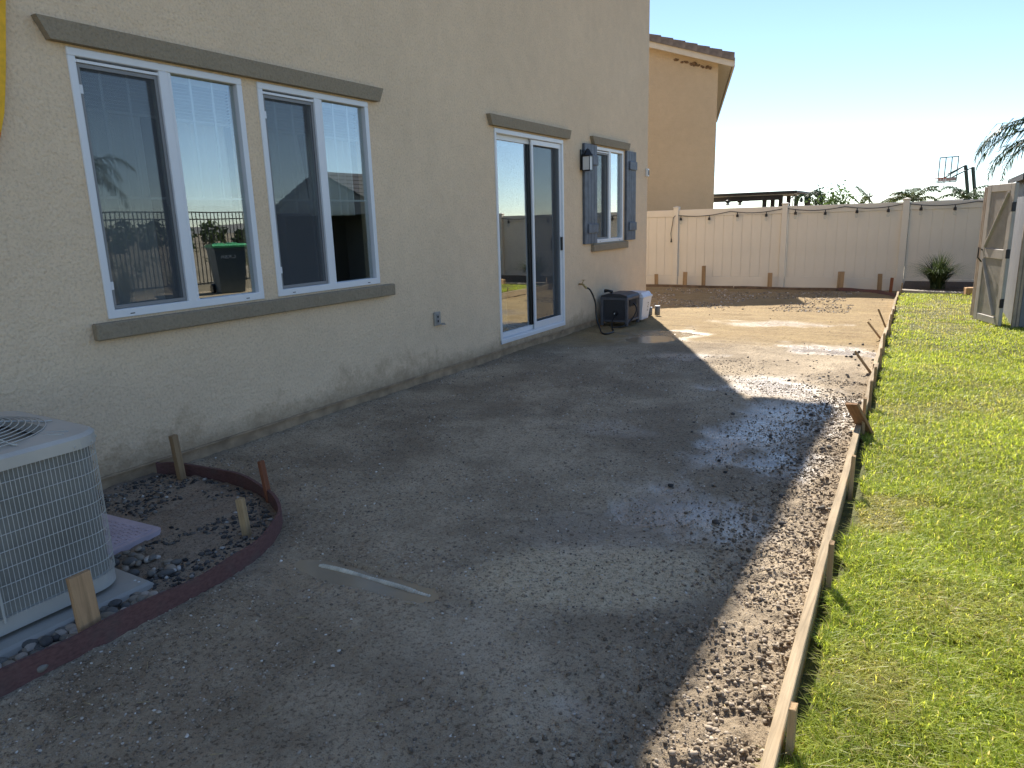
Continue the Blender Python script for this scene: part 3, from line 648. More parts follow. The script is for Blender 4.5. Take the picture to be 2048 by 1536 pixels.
# things fixed to the wall
def wall_things():
    t = root('wall_lantern', 'black coach lantern with frosted panes beside the left shutter', 'lantern', (0, 9.41, 2.26))
    MB().cbox(.001, .018, -.045, .045, .02, .3, .004).build('backplate', M_BLACK, t)
    MB().lathe([(.075, .21), (.085, .215), (.05, .25), (.035, .285), (.02, .3), (.004, .31)], 4, (.1, 0, 0)).build('cap', M_BLACK, t)
    m = MB(); m.box(.04, .16, -.06, .06, .005, .02); m.box(.04, .16, -.06, .06, .2, .212)
    for x in (.04, .152):
        for y in (-.06, .052): m.box(x, x+.008, y, y+.008, .02, .2)
    m.box(.018, .06, -.012, .012, .215, .235); m.build('cage', M_BLACK, t)
    MB().box(.049, .151, -.051, .051, .021, .199).build('glass', M_LGLASS, t)
    t = root('electrical_outlet', 'grey weatherproof outlet box low on the tan wall', 'outlet', (0, 5.84, .64))
    MB().cbox(.001, .028, -.05, .05, -.07, .07, .006).build('cover', M_OUTLET, t); MB().cbox(.028, .034, -.03, .012, -.05, .05, .003).build('receptacle', M_SCREENFR, t)
    MB().box(.034, .036, -.02, .0, .012, .034).build('socket', M_DARK, t); MB().box(.034, .036, -.02, 0, -.034, -.012).build('socket', M_DARK, t)
    MB().bar((.028, .045, -.06), (.06, .075, -.06), .004, .13, (0, 1, 0)).build('flap', M_OUTLET, t)
    t = root('security_camera', 'small white and black camera on the far house corner', 'camera', (0, 12.02, 2.36)); MB().cbox(.001, .05, -.035, .035, -.07, .06, .008).build('body', M_CAMW, t); MB().cbox(.0505, .056, -.02, .02, -.045, .035, .004).build('lens', M_BLACK, t)
    # faucet
    t = root('hose_faucet', 'brass hose faucet on the wall beside the sliding door', 'faucet', (0, 9.3, .69))
    MB().tube([(0, 0, 0), (.05, 0, 0), (.075, 0, -.01), (.1, .01, -.045)], [.012, .012, .016, .013], 10).build('spout', M_BRASS, t, True)
    MB().tube([(.055, 0, .01), (.075, 0, .055)], .006, 8).build('stem', M_BRASS, t); MB().lathe([(.006, 0), (.03, .002), (.032, .006), (.006, .01)], 8, (.075, 0, .055)).build('handle', M_BRASS, t)
    def spl(P, n=10):
        P = [Vector(p) for p in P]; out = []; Q = [P[0]]+P+[P[-1]]
        for i in range(len(P)-1):
            a, b, c, d = Q[i:i+4]
            for k in range(n): u = k/n; out.append(.5*((2*b)+(c-a)*u+(2*a-5*b+4*c-d)*u*u+(3*b-a-3*c+d)*u**3))
        out.append(P[-1]); return out
    t = root('garden_hose', 'black hose curving from the faucet down to the wet soil', 'hose', (0, 0, 0))
    MB().tube(spl([(.1, 9.31, .645), (.16, 9.35, .6), (.2, 9.43, .42), (.22, 9.43, .2), (.29, 9.38, .06), (.41, 9.2, .012), (.5, 9.18, .008), (.5, 9.4, .008), (.42, 9.55, .02), (.35, 9.7, .09), (.34, 9.87, .2)]), .0125, 8).build('tube', M_RUBBER, t, True)
    MB().tube([(.098, 9.308, .652), (.115, 9.32, .632)], .019, 10).build('coupling', M_BRASS, t)
    # reel box
    t = root('hose_reel_box', 'dark grey wicker hose reel box standing against the wall', 'hose reel', (.3, 10.13, 0))
    def wick(name):
        s = N(name); co = s.co((70, 70, 70)); ch = s.n('ShaderNodeTexBrick'); ch.inputs['Scale'].default_value = 1.0; ch.inputs['Mortar Size'].default_value = .08
        tc = s.sep(s.co((1, 1, 1))); cb = s.n('ShaderNodeCombineXYZ'); s.l(s.math('MULTIPLY', s.math('ADD', tc[0], tc[1]), 26), cb.inputs[0]); s.l(s.math('MULTIPLY', tc[2], 34), cb.inputs[1]); s.l(cb.outputs[0], ch.inputs['Vector'])
        ch.inputs['Color1'].default_value = (.085, .085, .098, 1); ch.inputs['Color2'].default_value = (.06, .06, .07, 1); ch.inputs['Mortar'].default_value = (.02, .02, .022, 1)
        s.set(Base_Color=ch.outputs[0], Roughness=.5); s.bump(ch.outputs[1], -.6, .006); return s.m
    WK = wick('wicker_weave')
    m = MB(); m.prism([(-.2, .07), (.2, .07), (.215, .3), (.205, .43), (-.205, .43), (-.215, .3)], 1, -.22, .25); m.build('body', WK, t)
    m = MB()
    for x in (-.222, .178):
        for y in (-.24, .225): m.cbox(x, x+.045, y, y+.045, 0.01, .44, .006)
    m.cbox(-.177, .178, -.238, -.22, .40, .439, .004); m.cbox(-.177, .178, .25, .268, .40, .439, .004); m.cbox(.2, .222, -.195, .225, .4, .439, .004); m.cbox(.2, .222, -.195, .225, .07, .1, .004); m.cbox(-.177, .178, -.238, -.22, .07, .1, .004)
    m.build('frame', M_WICKER, t)
    m = MB(); m.prism([(-.22, .441), (.22, .441), (.2, .47), (.1, .495), (-.1, .495), (-.2, .47)], 1, -.235, .262); m.build('lid', WK, t)
    MB().box(.2, .2235, -.14, .13, .3, .395).build('hose_opening', M_DARK, t)
    MB().tube([(.02, -.22, .2), (.02, -.245, .2)], .04, 14).build('crank_hub', M_BLACK, t); MB().tube([(.02, -.245, .2), (.02, -.262, .2)], .012, 8).build('crank_pin', M_CAMW, t)
    MB().tube(spl([(.215, .0, .34), (.27, -.02, .3), (.285, -.04, .22), (.25, -.1, .12), (.22, -.19, .06), (.15, -.3, .015), (.02, -.38, .01)]), .011, 8).build('outlet_hose', M_RUBBER, t, True)
    t = root('hose_nozzle', 'black hose nozzle lying on the reel box lid', 'nozzle', (.2, 9.96, .5))
    MB().tube([(-.08, 0, .03), (-.02, 0, .035), (.05, .0, .02)], [.03, .018, .022], 10).build('barrel', M_RUBBER, t, True); MB().tube([(-.02, 0, .03), (.02, .05, .0)], .012, 8).build('grip', M_RUBBER, t); MB().tube([(-.082, 0, .03), (-.09, 0, .03)], .032, 10).build('ring', M_CAMW, t)
    # white tub
    t = root('white_tub', 'white plastic tub with lid just behind the hose reel box', 'tub', (.34, 10.72, 0))
    V = []; n = 4
    for z, hx, hy in ((0.02, .15, .15), (.36, .19, .2)):
        V += [(-hx, -hy, z), (hx, -hy, z), (hx, hy, z), (-hx, hy, z)]
    MB().add(V, [(3, 2, 1, 0), (0, 1, 5, 4), (1, 2, 6, 5), (2, 3, 7, 6), (3, 0, 4, 7), (4, 5, 6, 7)]).build('body', M_TUB, t)
    MB().cbox(-.205, .205, -.215, .215, .361, .395, .01).build('rim', M_TUB, t)
    m = MB(); m.prism([(-.19, .396), (.19, .396), (.15, .45), (-.15, .45)], 1, -.19, .19); m.build('lid', M_TUB, t)
    m = MB()
    for i in range(5): m.box(.176+.003*i, .181+.003*i, .03+.018*(i % 2), .06, .15+.03*i, .165+.03*i)
    m.build('printed_mark', M_SCREENFR, t)
    for x, y, h_, lb in ((.29, 11.5, .13, 'shorter grey pipe stub rising from the soil by the white tub'), (.4, 11.58, .15, 'taller grey pipe stub with white rim by the corner')):
        t = root('pipe_stub', lb, 'pipe', (x, y, -.03)); MB().tube([(0, 0, 0), (0, 0, h_)], .045, 16).build('pipe', M_STUB, t, True)
        MB().lathe([(.036, h_+.001), (.046, h_+.001), (.046, h_+.008), (.036, h_+.008)], 16).build('rim', M_PAINTW, t)
    # yellow strap hanging at the left edge of the view
    t = root('yellow_strap', 'yellow webbing strap with orange end hanging at the left photo edge', 'strap', (.03, 1.985, 1.95))
    ed = lambda z: .116+(z-.5)*.185
    V = [(.004*math.sin(i), ed(.2+i*.1)-.16, .2+i*.1) for i in range(14)]+[(.004*math.sin(i), ed(.2+i*.1)-.004*math.cos(i*.8)-(0 if i else .012), .2+i*.1) for i in range(14)]
    o = MB().add(V, [(i, i+1, 14+i+1, 14+i) for i in range(13)]).build('webbing', M_YELL, t); o.modifiers.new('t', 'SOLIDIFY').thickness = .006
    V = [(0, -.09, 0), (0, ed(0)-.05, 0), (0, ed(.2)-.012, .2), (0, -.07, .2)]; o = MB().add(V, [(0, 1, 2, 3)]).build('end_tab', M_ORNG, t); o.modifiers.new('t', 'SOLIDIFY').thickness = .008
    MB().cbox(-.029, .03, ed(1.5)-.18, ed(1.5)+.02, 1.47, 1.55, .01).build('bracket', M_BLACK, t)
wall_things()

# ------------------------------------------------------------------ AIR CONDITIONER
def ac():
    x0, x1, y0, y1 = .56, 1.385, .76, 1.6; cx, cy = (x0+x1)/2, (y0+y1)/2; t = root('air_conditioner', 'grey outdoor air conditioner with wire grille and round top fan', 'air conditioner', (cx, cy, .045))
    hx, hy, rc = (x1-x0)/2, (y1-y0)/2, .14
    def ring(off=0, n=8):
        P = []
        for sx, sy, a0 in ((1, -1, -90), (1, 1, 0), (-1, 1, 90), (-1, -1, 180)):
            for k in range(n+1):
                a = R(a0+90*k/n); P.append((sx*(hx-rc)+(rc+off)*math.cos(a), sy*(hy-rc)+(rc+off)*math.sin(a)))
        return P
    def slab(off, z0, z1, name, mat, n=8): return MB().prism(ring(off, n), 2, z0, z1).build(name, mat, t)
    slab(-.004, .02, .085, 'base_pan', M_METALG)
    core = slab(-.022, .085, .69, 'coil', None or simple('coil_fins', (.27, .265, .235), .6, .25, 3, metal=.1)); 
    # lid with rolled rim and a round opening
    P = ring(.006); n = len(P); m = MB(); zt = .735; ro = .345
    C = [(ro*math.cos(math.atan2(p[1], p[0])), ro*math.sin(math.atan2(p[1], p[0]))) for p in P]
    lo = ring(.008); V = [(*p, .675) for p in lo]+[(*p, zt-.014) for p in lo]+[(*p, zt) for p in ring(-.012)]+[(*c, zt+.012) for c in C]+[(c[0]*.985, c[1]*.985, zt-.03) for c in C]
    F = []
    for l in range(4):
        for k in range(n): F.append((l*n+k, l*n+(k+1) % n, (l+1)*n+(k+1) % n, (l+1)*n+k))
    m.add(V, F); lid = m.build('lid', M_METALG, t, False)
    for a in (38, 44): m = MB(); m.bar((.36*math.cos(R(a)), .36*math.sin(R(a)), zt+.008), (.45*math.cos(R(a)), .45*math.sin(R(a)), zt+.006), .012, .008); m.build('lid_rib', M_METALG, lid)
    for k in range(12):
        p = P[(k*3) % n]; MB().tube([(p[0]*1.0, p[1]*1.0, .69), (p[0]*1.012, p[1]*1.012, .69)], .006, 6).build('screw', M_WIRE, lid)
    # fan guard
    m = MB()
    for i in range(13):
        r = .06+.285*i/12; zz = zt+.055*(1-(r/.36)**2)+.012
        m.tube([(r*math.cos(2*math.pi*k/48), r*math.sin(2*math.pi*k/48), zz) for k in range(49)], .0026, 5, False)
    fg = m.build('fan_guard', M_WIRE, t, True)
    for a in range(0, 360, 60):
        MB().tube([(r*math.cos(R(a+15)), r*math.sin(R(a+15)), zt+.055*(1-(r/.36)**2)+.008) for r in (.03, .1, .2, .3, .345)]+[(.375*math.cos(R(a+15)), .375*math.sin(R(a+15)), zt+.012)], .0042, 6).build('spoke', M_WIRE, fg, True)
    MB().lathe([(.06, zt+.045), (.055, zt+.066), (.02, zt+.07)], 20).build('motor_cap', M_METALG, fg)
    fan = MB().lathe([(.06, .6), (.07, .62), (.07, .69), (.03, .7)], 16).build('fan_hub', M_METALG, t)
    for a in range(0, 360, 120):
        V = []
        for r, da, z in ((.07, -20, .63), (.07, 20, .67), (.31, -24, .62), (.31, 22, .675)): V.append((r*math.cos(R(a+da)), r*math.sin(R(a+da)), z))
        o = MB().add(V, [(0, 2, 3, 1)]).build('fan_blade', M_METALG, fan); o.modifiers.new('t', 'SOLIDIFY').thickness = .003
    MB().tube([(0, 0, .64), (0, 0, .645)], .33, 32).build('shroud', M_DARK, t)
    # wire grille round the sides
    P = ring(.0, 10); L = [0]
    for a, b in zip(P, P[1:]+P[:1]): L.append(L[-1]+math.dist(a, b))
    P2 = P+P[:1]
    def at(s_):
        s_ %= L[-1]; i = next(k for k in range(len(L)-1) if L[k+1] >= s_); u = (s_-L[i])/(L[i+1]-L[i]+1e-9); a, b = P2[i], P2[i+1]
        return a[0]+(b[0]-a[0])*u, a[1]+(b[1]-a[1])*u
    nv = int(L[-1]/.0165); m = MB()
    for k in range(nv):
        x, y = at(k*L[-1]/nv); m.tube([(x, y, .08), (x, y, .68)], .0014, 4, False)
    m.build('grille_uprights', M_WIRE, t)
    for i in range(8):
        z = .15+i*.068; MB().tube([(*at(k*L[-1]/90), z) for k in range(91)], .0019, 4, False).build('grille_hoop', M_WIRE, t)
    for s_ in (L[-1]*.135, L[-1]*.385): x, y = at(s_); MB().tube([(x*1.006, y*1.006, .07), (x*1.006, y*1.006, .69)], .0045, 6).build('grille_strap', M_WIRE, t)
    # pad
    t2 = root('equipment_pad', 'grey plastic pad under the air conditioner', 'pad', (cx, cy, -.02))
    V = []; hx2, hy2 = hx+.06, hy+.05
    for z, k in ((0, .03), (.05, .012), (.063, 0)): V += [(sx*(hx2+k), sy*(hy2+k), z) for sx, sy in ((-1, -1), (1, -1), (1, 1), (-1, 1))]
    MB().add(V, [(3, 2, 1, 0), (8, 9, 10, 11)]+[(l*4+k, l*4+(k+1) % 4, l*4+4+(k+1) % 4, l*4+4+k) for l in (0, 1) for k in range(4)]).build('slab', M_PAD, t2)
    for d in (0, .03): MB().tube([(hx2-.03-d, hy2-.03, .0635), (hx2-.03-d, hy2-.03, .066)], .006, 8).build('bolt', M_CAMW, t2)
ac()

# purple valve cover
def valve():
    t = root('valve_box_cover', 'pale purple valve box lid lying in the gravel bed', 'valve cover', (.72, 1.86, .004), R(4))
    m = MB(); ch = [(-.3, -.16), (-.27, -.19), (.22, -.19), (.25, -.16), (.25, .14), (.22, .17), (-.27, .17), (-.3, .14)]; m.prism(ch, 2, 0, .035); lid = m.build('lid', M_PURPLE, t)
    m = MB(); m.prism([(x*.86, y*.82) for x, y in ch], 2, .0355, .040); pl = m.build('panel', M_PURPLE, t)
    m = MB()
    for i in range(15):
        for j in range(9):
            x, y = -.24+i*.031, -.125+j*.029
            if (i+j) % 2 == 0: m.box(x-.011, x+.011, y-.005, y+.005, .0402, .043)
            else: m.box(x-.005, x+.005, y-.011, y+.011, .0402, .043)
    m.build('tread_pattern', M_PURPLE, pl)
valve()

# curved red edging
def edging():
    def strip(pts, z0, z1, th, name, label, mat=M_BEND):
        P = [Vector((*p, 0)) for p in pts]; out = []; Q = [P[0]]+P+[P[-1]]
        for i in range(len(P)-1):
            a, b, c, d = Q[i:i+4]
            for k in range(6): u = k/6; out.append(.5*((2*b)+(c-a)*u+(2*a-5*b+4*c-d)*u*u+(3*b-a-3*c+d)*u**3))
        out.append(P[-1]); V = []; n = len(out)
        for i, p in enumerate(out):
            d = (out[min(i+1, n-1)]-out[max(i-1, 0)]).normalized(); nrm = Vector((-d.y, d.x, 0))*th*.5; wob = .006*math.sin(i*.7)
            V += [p+nrm+Vector((0, 0, z0)), p-nrm+Vector((0, 0, z0)), p-nrm+Vector((0, 0, z1+wob)), p+nrm+Vector((0, 0, z1+wob))]
        F = [(i*4+k, i*4+(k+1) % 4, i*4+4+(k+1) % 4, i*4+4+k) for i in range(n-1) for k in range(4)]+[(3, 2, 1, 0), tuple((n-1)*4+k for k in range(4))]
        return tag(MB().add(V, F).build(name, mat), label, 'edging')
    strip(BEND[:4], -.05, .088, .018, 'bender_board', 'straight dark red edging board nearest the camera'); strip(BEND[3:], -.05, .088, .018, 'bender_board', 'curved dark red edging board bending back to the house wall')
    yb = lambda x: 17.28+.02*math.sin(x)
    strip([(-6, 17.28), (-3, 17.3), (-1, 17.28), (.3, 17.3)], -.2, -.06, .03, 'edging_board', 'brown edging board under the left part of the fence', M_EDGB)
    strip([(.32, 17.3), (1.4, 17.31), (2.6, 17.27)], -.2, -.065, .03, 'edging_board', 'brown edging board under the middle of the fence', M_EDGB)
    strip([(2.62, 17.27), (3.1, 17.12), (3.45, 16.85), (3.7, 16.45), (3.8, 16.2)], -.2, -.05, .02, 'bender_board', 'dark red edging curving from fence to lawn board')
edging()

# ------------------------------------------------------------------ boards and stakes along the lawn
def lumber():
    seg = [(-3.2, 1.2), (1.22, 5.5), (5.42, 7.9), (7.8, 10.4), (10.3, 13.2), (13.1, 16.1)]
    lb = ['lawn edge board behind the photographer', 'long pale board between soil and lawn nearest the camera', 'second lawn edge board, just past the leaning plank', 'third lawn edge board counted from the camera', 'fourth lawn edge board counted from the camera', 'farthest lawn edge board near the fence corner']
    for i, (a, b) in enumerate(seg):
        if i == 0: continue
        m = MB(); n = 8; off = .0 if i % 2 else .012
        if i == 1: a = -3.2
        V = []; zs = -.12*sstep(9.5, 14.5, (a+b)/2)
        for k in range(n+1):
            y = a+(b-a)*k/n; x = float(xb(y))+off+.004*math.sin(k*1.7+i); z1 = .098+float(zs)*.6+.005*math.sin(k+i); z0 = z1-.13
            V += [(x, y, z0), (x+.038, y, z0), (x+.038, y, z1-.003), (x+.035, y, z1), (x+.003, y, z1), (x, y, z1-.003)]
        F = [(k*6+j, k*6+(j+1) % 6, k*6+6+(j+1) % 6, k*6+6+j) for k in range(n) for j in range(6)]+[tuple(range(6))[::-1], tuple(n*6+j for j in range(6))]
        tag(m.add(V, F).build('form_board', M_BOARD), lb[i], 'board', 'boards along the lawn edge')
    def stake(x, y, z0, h, label, wx=.02, wy=.042, tilt=(0, 0), mat=M_STAKE, group='wooden stakes', rz=0, name='wooden_stake'):
        m = MB(); hx, hy = wx/2, wy/2; V = [(-hx, -hy, -.03), (hx, -hy, -.03), (hx, hy, -.03), (-hx, hy, -.03)]
        c = .003
        V += [(-hx, -hy, h-c), (hx, -hy, h-c), (hx, hy, h-c), (-hx, hy, h-c)]
        j = [random.uniform(-.006, .004) for _ in range(4)]
        V += [(-hx+c, -hy+c, h+j[0]), (hx-c, -hy+c, h+j[1]), (hx-c, hy-c, h+j[2]), (-hx+c, hy-c, h+j[3])]
        m.add(V, [(3, 2, 1, 0), (8, 9, 10, 11)]+[(l*4+k, l*4+(k+1) % 4, l*4+4+(k+1) % 4, l*4+4+k) for l in (0, 1) for k in range(4)])
        o = m.build(name, mat); o.location = (x, y, z0); o.rotation_euler = (tilt[0], tilt[1], rz)
        return tag(o, label, 'stake', group)
    G = 'stakes nailed along the lawn board'
    o_ = ['nearest the camera', 'second from the camera', 'third from the camera', 'right beside the leaning plank', 'just past the leaning plank', 'sixth from the camera', 'seventh from the camera', 'eighth from the camera', 'ninth from the camera', 'tenth from the camera', 'eleventh from the camera', 'twelfth from the camera', 'thirteenth from the camera', 'last before the fence corner']
    ys = [(1.93, .2), (3.0, .25), (4.22, .25), (5.42, .31), (6.25, .26), (6.95, .24), (7.95, .24), (8.7, .28), (10.1, .25), (10.5, .27), (11.45, .25), (12.6, .2), (14.0, .22), (15.9, .3)]
    for (y, h), l in zip(ys, o_):
        stake(float(xb(y))+.062+random.uniform(-.003, .004), y, -.1*float(sstep(9.5, 14.5, y)), h, 'upright wooden stake on the lawn board, '+l, tilt=(random.uniform(-.03, .03), random.uniform(-.04, .03)), group=G)
    stake(4.15, 5.52, -.06, .4, 'wide brown plank leaning left over the lawn board', .022, .1, (R(-8), R(-33)), wood('brown_plank', (.27, .15, .075), 2), None, R(62), 'leaning_plank')
    stake(4.02, 7.75, -.06, .36, 'thin stake leaning left, nearer of the thin leaning ones', .022, .03, (0, R(-37)), M_STAKE, 'thin leaning stakes')
    stake(3.98, 10.0, -.08, .38, 'thin stake leaning left, middle one of the thin leaning ones', .022, .03, (0, R(-38)), M_STAKE, 'thin leaning stakes')
    stake(3.94, 11.1, -.08, .36, 'thin stake leaning left, farthest of the thin leaning ones', .022, .03, (0, R(-24)), M_STAKE, 'thin leaning stakes')
    B = 'stakes holding the curved edging'
    stake(.27, 2.625, 0, .31, 'grey weathered stake beside the house wall in the edging bend', .042, .04, (R(1), R(-4)), M_STAKE, B)
    stake(1.12, 2.62, 0, .27, 'thin red stained stake at the outer edging bend', .02, .04, (R(2), R(-5)), M_STAKER, B, R(15))
    stake(1.40, 2.23, 0, .23, 'short pale stake inside the edging curve', .034, .036, (R(2), R(-3)), wood('pale_stake', (.5, .34, .18), 2), B, R(20))
    stake(1.62, 1.29, 0, .29, 'wide fresh orange wood stake in front of the air conditioner', .024, .085, (R(0), R(-4)), M_STAKEN, B, R(3))
    FG = 'stakes along the foot of the fence'
    for (x, h, wd, l) in ((-1.63, .32, .09, 'short stake at the fence foot by the house corner'), (-.9, .38, .1, 'stake at the fence foot just right of the first post'), (-.43, .53, .09, 'tallest stake at the fence foot'), (1.13, .38, .1, 'stake at the fence foot left of the middle post'), (2.64, .42, .13, 'wide stake at the fence foot between the middle posts'), (3.43, .38, .09, 'stake at the fence foot near the lawn corner')):
        stake(x, 17.33, -.12, h, l, wd, .03, (0, random.uniform(-.03, .03)), M_STAKE, FG)
    stake(3.68, 16.6, -.12, .36, 'reddish stake at the edging corner by the lawn', .06, .025, (0, .03), M_STAKER, FG)
    t = root('wooden_block', 'short tan timber block on the bed edge by the shed', 'block', (5.1, 15.5, .03), R(10)); MB().cbox(-.16, .16, -.09, .09, 0, .14, .008).build('timber', M_STAKEN, t)
    # corrugated pipe in the puddle
    t = root('corrugated_pipe', 'half buried white corrugated drain pipe lying in a muddy puddle', 'pipe', (1.96, 2.2, .0), math.atan2(.03, .65))
    L_, n = .66, 96; pts = [(L_*i/n, .008*math.sin(i*.05), -.0135+.003*math.sin(i*.11)) for i in range(n+1)]; MB().tube(pts, [.0105+.0032*(i % 2)-.003*(abs(i/n-.45) > .42) for i in range(n+1)], 12).build('tube', M_PIPEW, t)
lumber()

def puddles():
    def mud(name, c, rough):
        s = N(name); s.set(Base_Color=s.ramp(s.noise(4, 4), [(.3, tuple(x*.8 for x in c)), (.7, c)]), Roughness=rough, Specular_IOR_Level=.6); s.bump(s.noise(30, 2), .03, .01); return s.m
    m1 = mud('muddy_water', (.40, .315, .205), .14); m2 = mud('tan_water', (.42, .31, .18), .1)
    for (cx, cy, rx, ry, a, z), mt in zip(PUD, (m1, m2)):
        rx, ry = rx*1.5, ry*1.5
        n = 48; V = [(0, 0, z)]
        for k in range(n):
            t = 2*math.pi*k/n; r = 1+.22*math.sin(3*t+cx)+.14*math.sin(5*t+cy*3)+.07*math.sin(11*t); V.append((rx*r*math.cos(t), ry*r*math.sin(t), z))
        o = MB().add(V, [(0, k, k % n+1) for k in range(1, n+1)]).build('puddle', mt); o.location = (cx, cy, 0); o.rotation_euler.z = a; tag(o, kind='structure')
puddles()

# ------------------------------------------------------------------ BACK FENCE with string lights
def fence():
    FY = 17.6; t = root('vinyl_fence', 'cream vinyl privacy fence closing off the yard', 'fence', (0, FY, 0))
    posts = [-6.3, -3.75, -1.23, 1.34, 3.79, 6.25, 8.7, 11.15]; pm = MB(); pm.cbox(-.065, .065, -.065, .065, -.3, 1.81, .006); pme = pm.mesh('post'); pme.materials.append(M_FENCE)
    c = MB(); c.cbox(-.075, .075, -.075, .075, 1.811, 1.835, .006); c.add([(-.07, -.07, 1.835), (.07, -.07, 1.835), (.07, .07, 1.835), (-.07, .07, 1.835), (0, 0, 1.86)], [(0, 1, 4), (1, 2, 4), (2, 3, 4), (3, 0, 4)]); cme = c.mesh('post_cap'); cme.materials.append(M_FENCE)
    bme = None
    for x in posts:
        p = bpy.data.objects.new('post', pme); COL.objects.link(p); p.parent = t; p.location = (x, 0, 0)
        k = bpy.data.objects.new('post_cap', cme); COL.objects.link(k); k.parent = p
    for x0, x1 in zip(posts, posts[1:]):
        a, b = x0+.066, x1-.066
        MB().cbox(a, b, -.03, .03, 1.60, 1.765, .006).build('top_rail', M_FENCE, t); MB().cbox(a, b, -.03, .03, -.16, .14, .006).build('bottom_rail', M_FENCE, t)
        n = 11; wd = (b-a-.012)/n
        if bme is None:
            q = MB(); q.cbox(.0025, wd-.0025, -.012, .012, .141, 1.599, .006); q.box(wd-.004, wd+.008, -.003, .003, .145, 1.595); bme = q.mesh('fence_board'); bme.materials.append(M_FENCE)
        for i in range(n):
            o = bpy.data.objects.new('fence_board', bme); COL.objects.link(o); o.parent = t; o.location = (a+.006+i*wd, random.uniform(-.001, .001), 0)
    t = root('string_lights', 'black string lights swagged along the fence top rail', 'string lights', (0, 17.5, 0))
    pk = [(-1.23, 1.64), (.1, 1.69), (1.34, 1.72), (2.6, 1.71), (3.78, 1.735), (5.08, 1.73), (6.3, 1.72), (7.6, 1.7), (8.7, 1.72)]
    pts = []
    for (xa, za), (xb_, zb) in zip(pk, pk[1:]):
        for k in range(12): u = k/12; pts.append((xa+(xb_-xa)*u, .05-.04*math.sin(math.pi*u), za+(zb-za)*u-.065*math.sin(math.pi*u)))
    pts.append((*pk[-1][:1], .05, pk[-1][1]))
    pre = [(-1.33, .02, 1.06), (-1.345, .02, 1.2), (-1.3, .01, 1.45), (-1.285, 0, 1.58)]
    MB().tube(pre+pts, .008, 6).build('cord', M_CORD, t, True); MB().tube([(-1.33, .02, 1.07), (-1.33, .02, .98)], [.014, .022], 8).build('plug', M_CORD, t)
    cx = np.array([p[0] for p in pts]); cz = np.array([p[2] for p in pts])
    for x in [-1.09, -.39, .28, .94, 1.58, 2.21, 2.85, 3.46, 4.07, 4.68, 5.3, 5.95, 6.6, 7.25, 7.9]:
        z = float(np.interp(x, cx, cz)); s = MB().tube([(x, .0, z), (x, 0, z-.05), (x, 0, z-.052), (x, 0, z-.115)], [.008, .011, .027, .032], 8).build('socket', M_CORD, t)
        MB().lathe([(.014, 0), (.034, -.035), (.036, -.065), (.022, -.095), (.004, -.1)], 10, (x, 0, z-.115)).build('bulb', M_CLEAR, s, True)
fence()

def blades(n, h, spread, seed, wid=.006, segs=5):
    r = np.random.default_rng(seed); V = []; F = []
    for i in range(n):
        a = r.uniform(0, 6.283); L = h*r.uniform(.55, 1.1); s_ = spread*r.uniform(.1, 1.0)*L/h; b0 = np.array([r.normal(0, .05*h), r.normal(0, .05*h), 0]); d = np.array([math.cos(a), math.sin(a), 0]); q = np.array([-d[1], d[0], 0]); k0 = len(V)
        for k in range(segs+1):
            u = k/segs; p = b0+d*s_*u**1.7+np.array([0, 0, L*(u-.28*u**3*(s_/(.6*L)))]); w_ = wid*(1-u**2)+.0006
            V += [p-q*w_, p+q*w_]
        for k in range(segs): c = k0+2*k; F.append((c, c+1, c+3, c+2))
    return np.array(V), np.array(F)
def leafmat(name, a, b, tr=.35):
    s = N(name); g = s.n('ShaderNodeNewGeometry'); c = s.ramp(g.outputs['Random Per Island'], [(0.0, a), (1.0, b)]); tl = s.n('ShaderNodeBsdfTranslucent'); s.l(c, tl.inputs[0])
    s.set(Base_Color=c, Roughness=.5); mx = s.n('ShaderNodeMixShader'); mx.inputs[0].default_value = tr; s.l(s.b.outputs[0], mx.inputs[1]); s.l(tl.outputs[0], mx.inputs[2]); s.l(mx.outputs[0], s.out.inputs[0]); return s.m
M_OG = leafmat('strap_leaf', (.045, .07, .025), (.10, .13, .045)); M_OGD = leafmat('dry_fountain_grass', (.10, .11, .05), (.24, .21, .11))
M_PALM = leafmat('palm_leaf', (.035, .065, .022), (.08, .12, .04)); M_PALMY = leafmat('palm_leaf_pale', (.05, .085, .02), (.13, .14, .04)); M_LEAF = leafmat('tree_leaf', (.03, .055, .018), (.085, .115, .035)); M_LEAFL = leafmat('light_leaf', (.08, .14, .03), (.15, .22, .05)); M_BARK = simple('bark', (.13, .095, .065), .95, .35, 12, bump=.8, bscale=25)
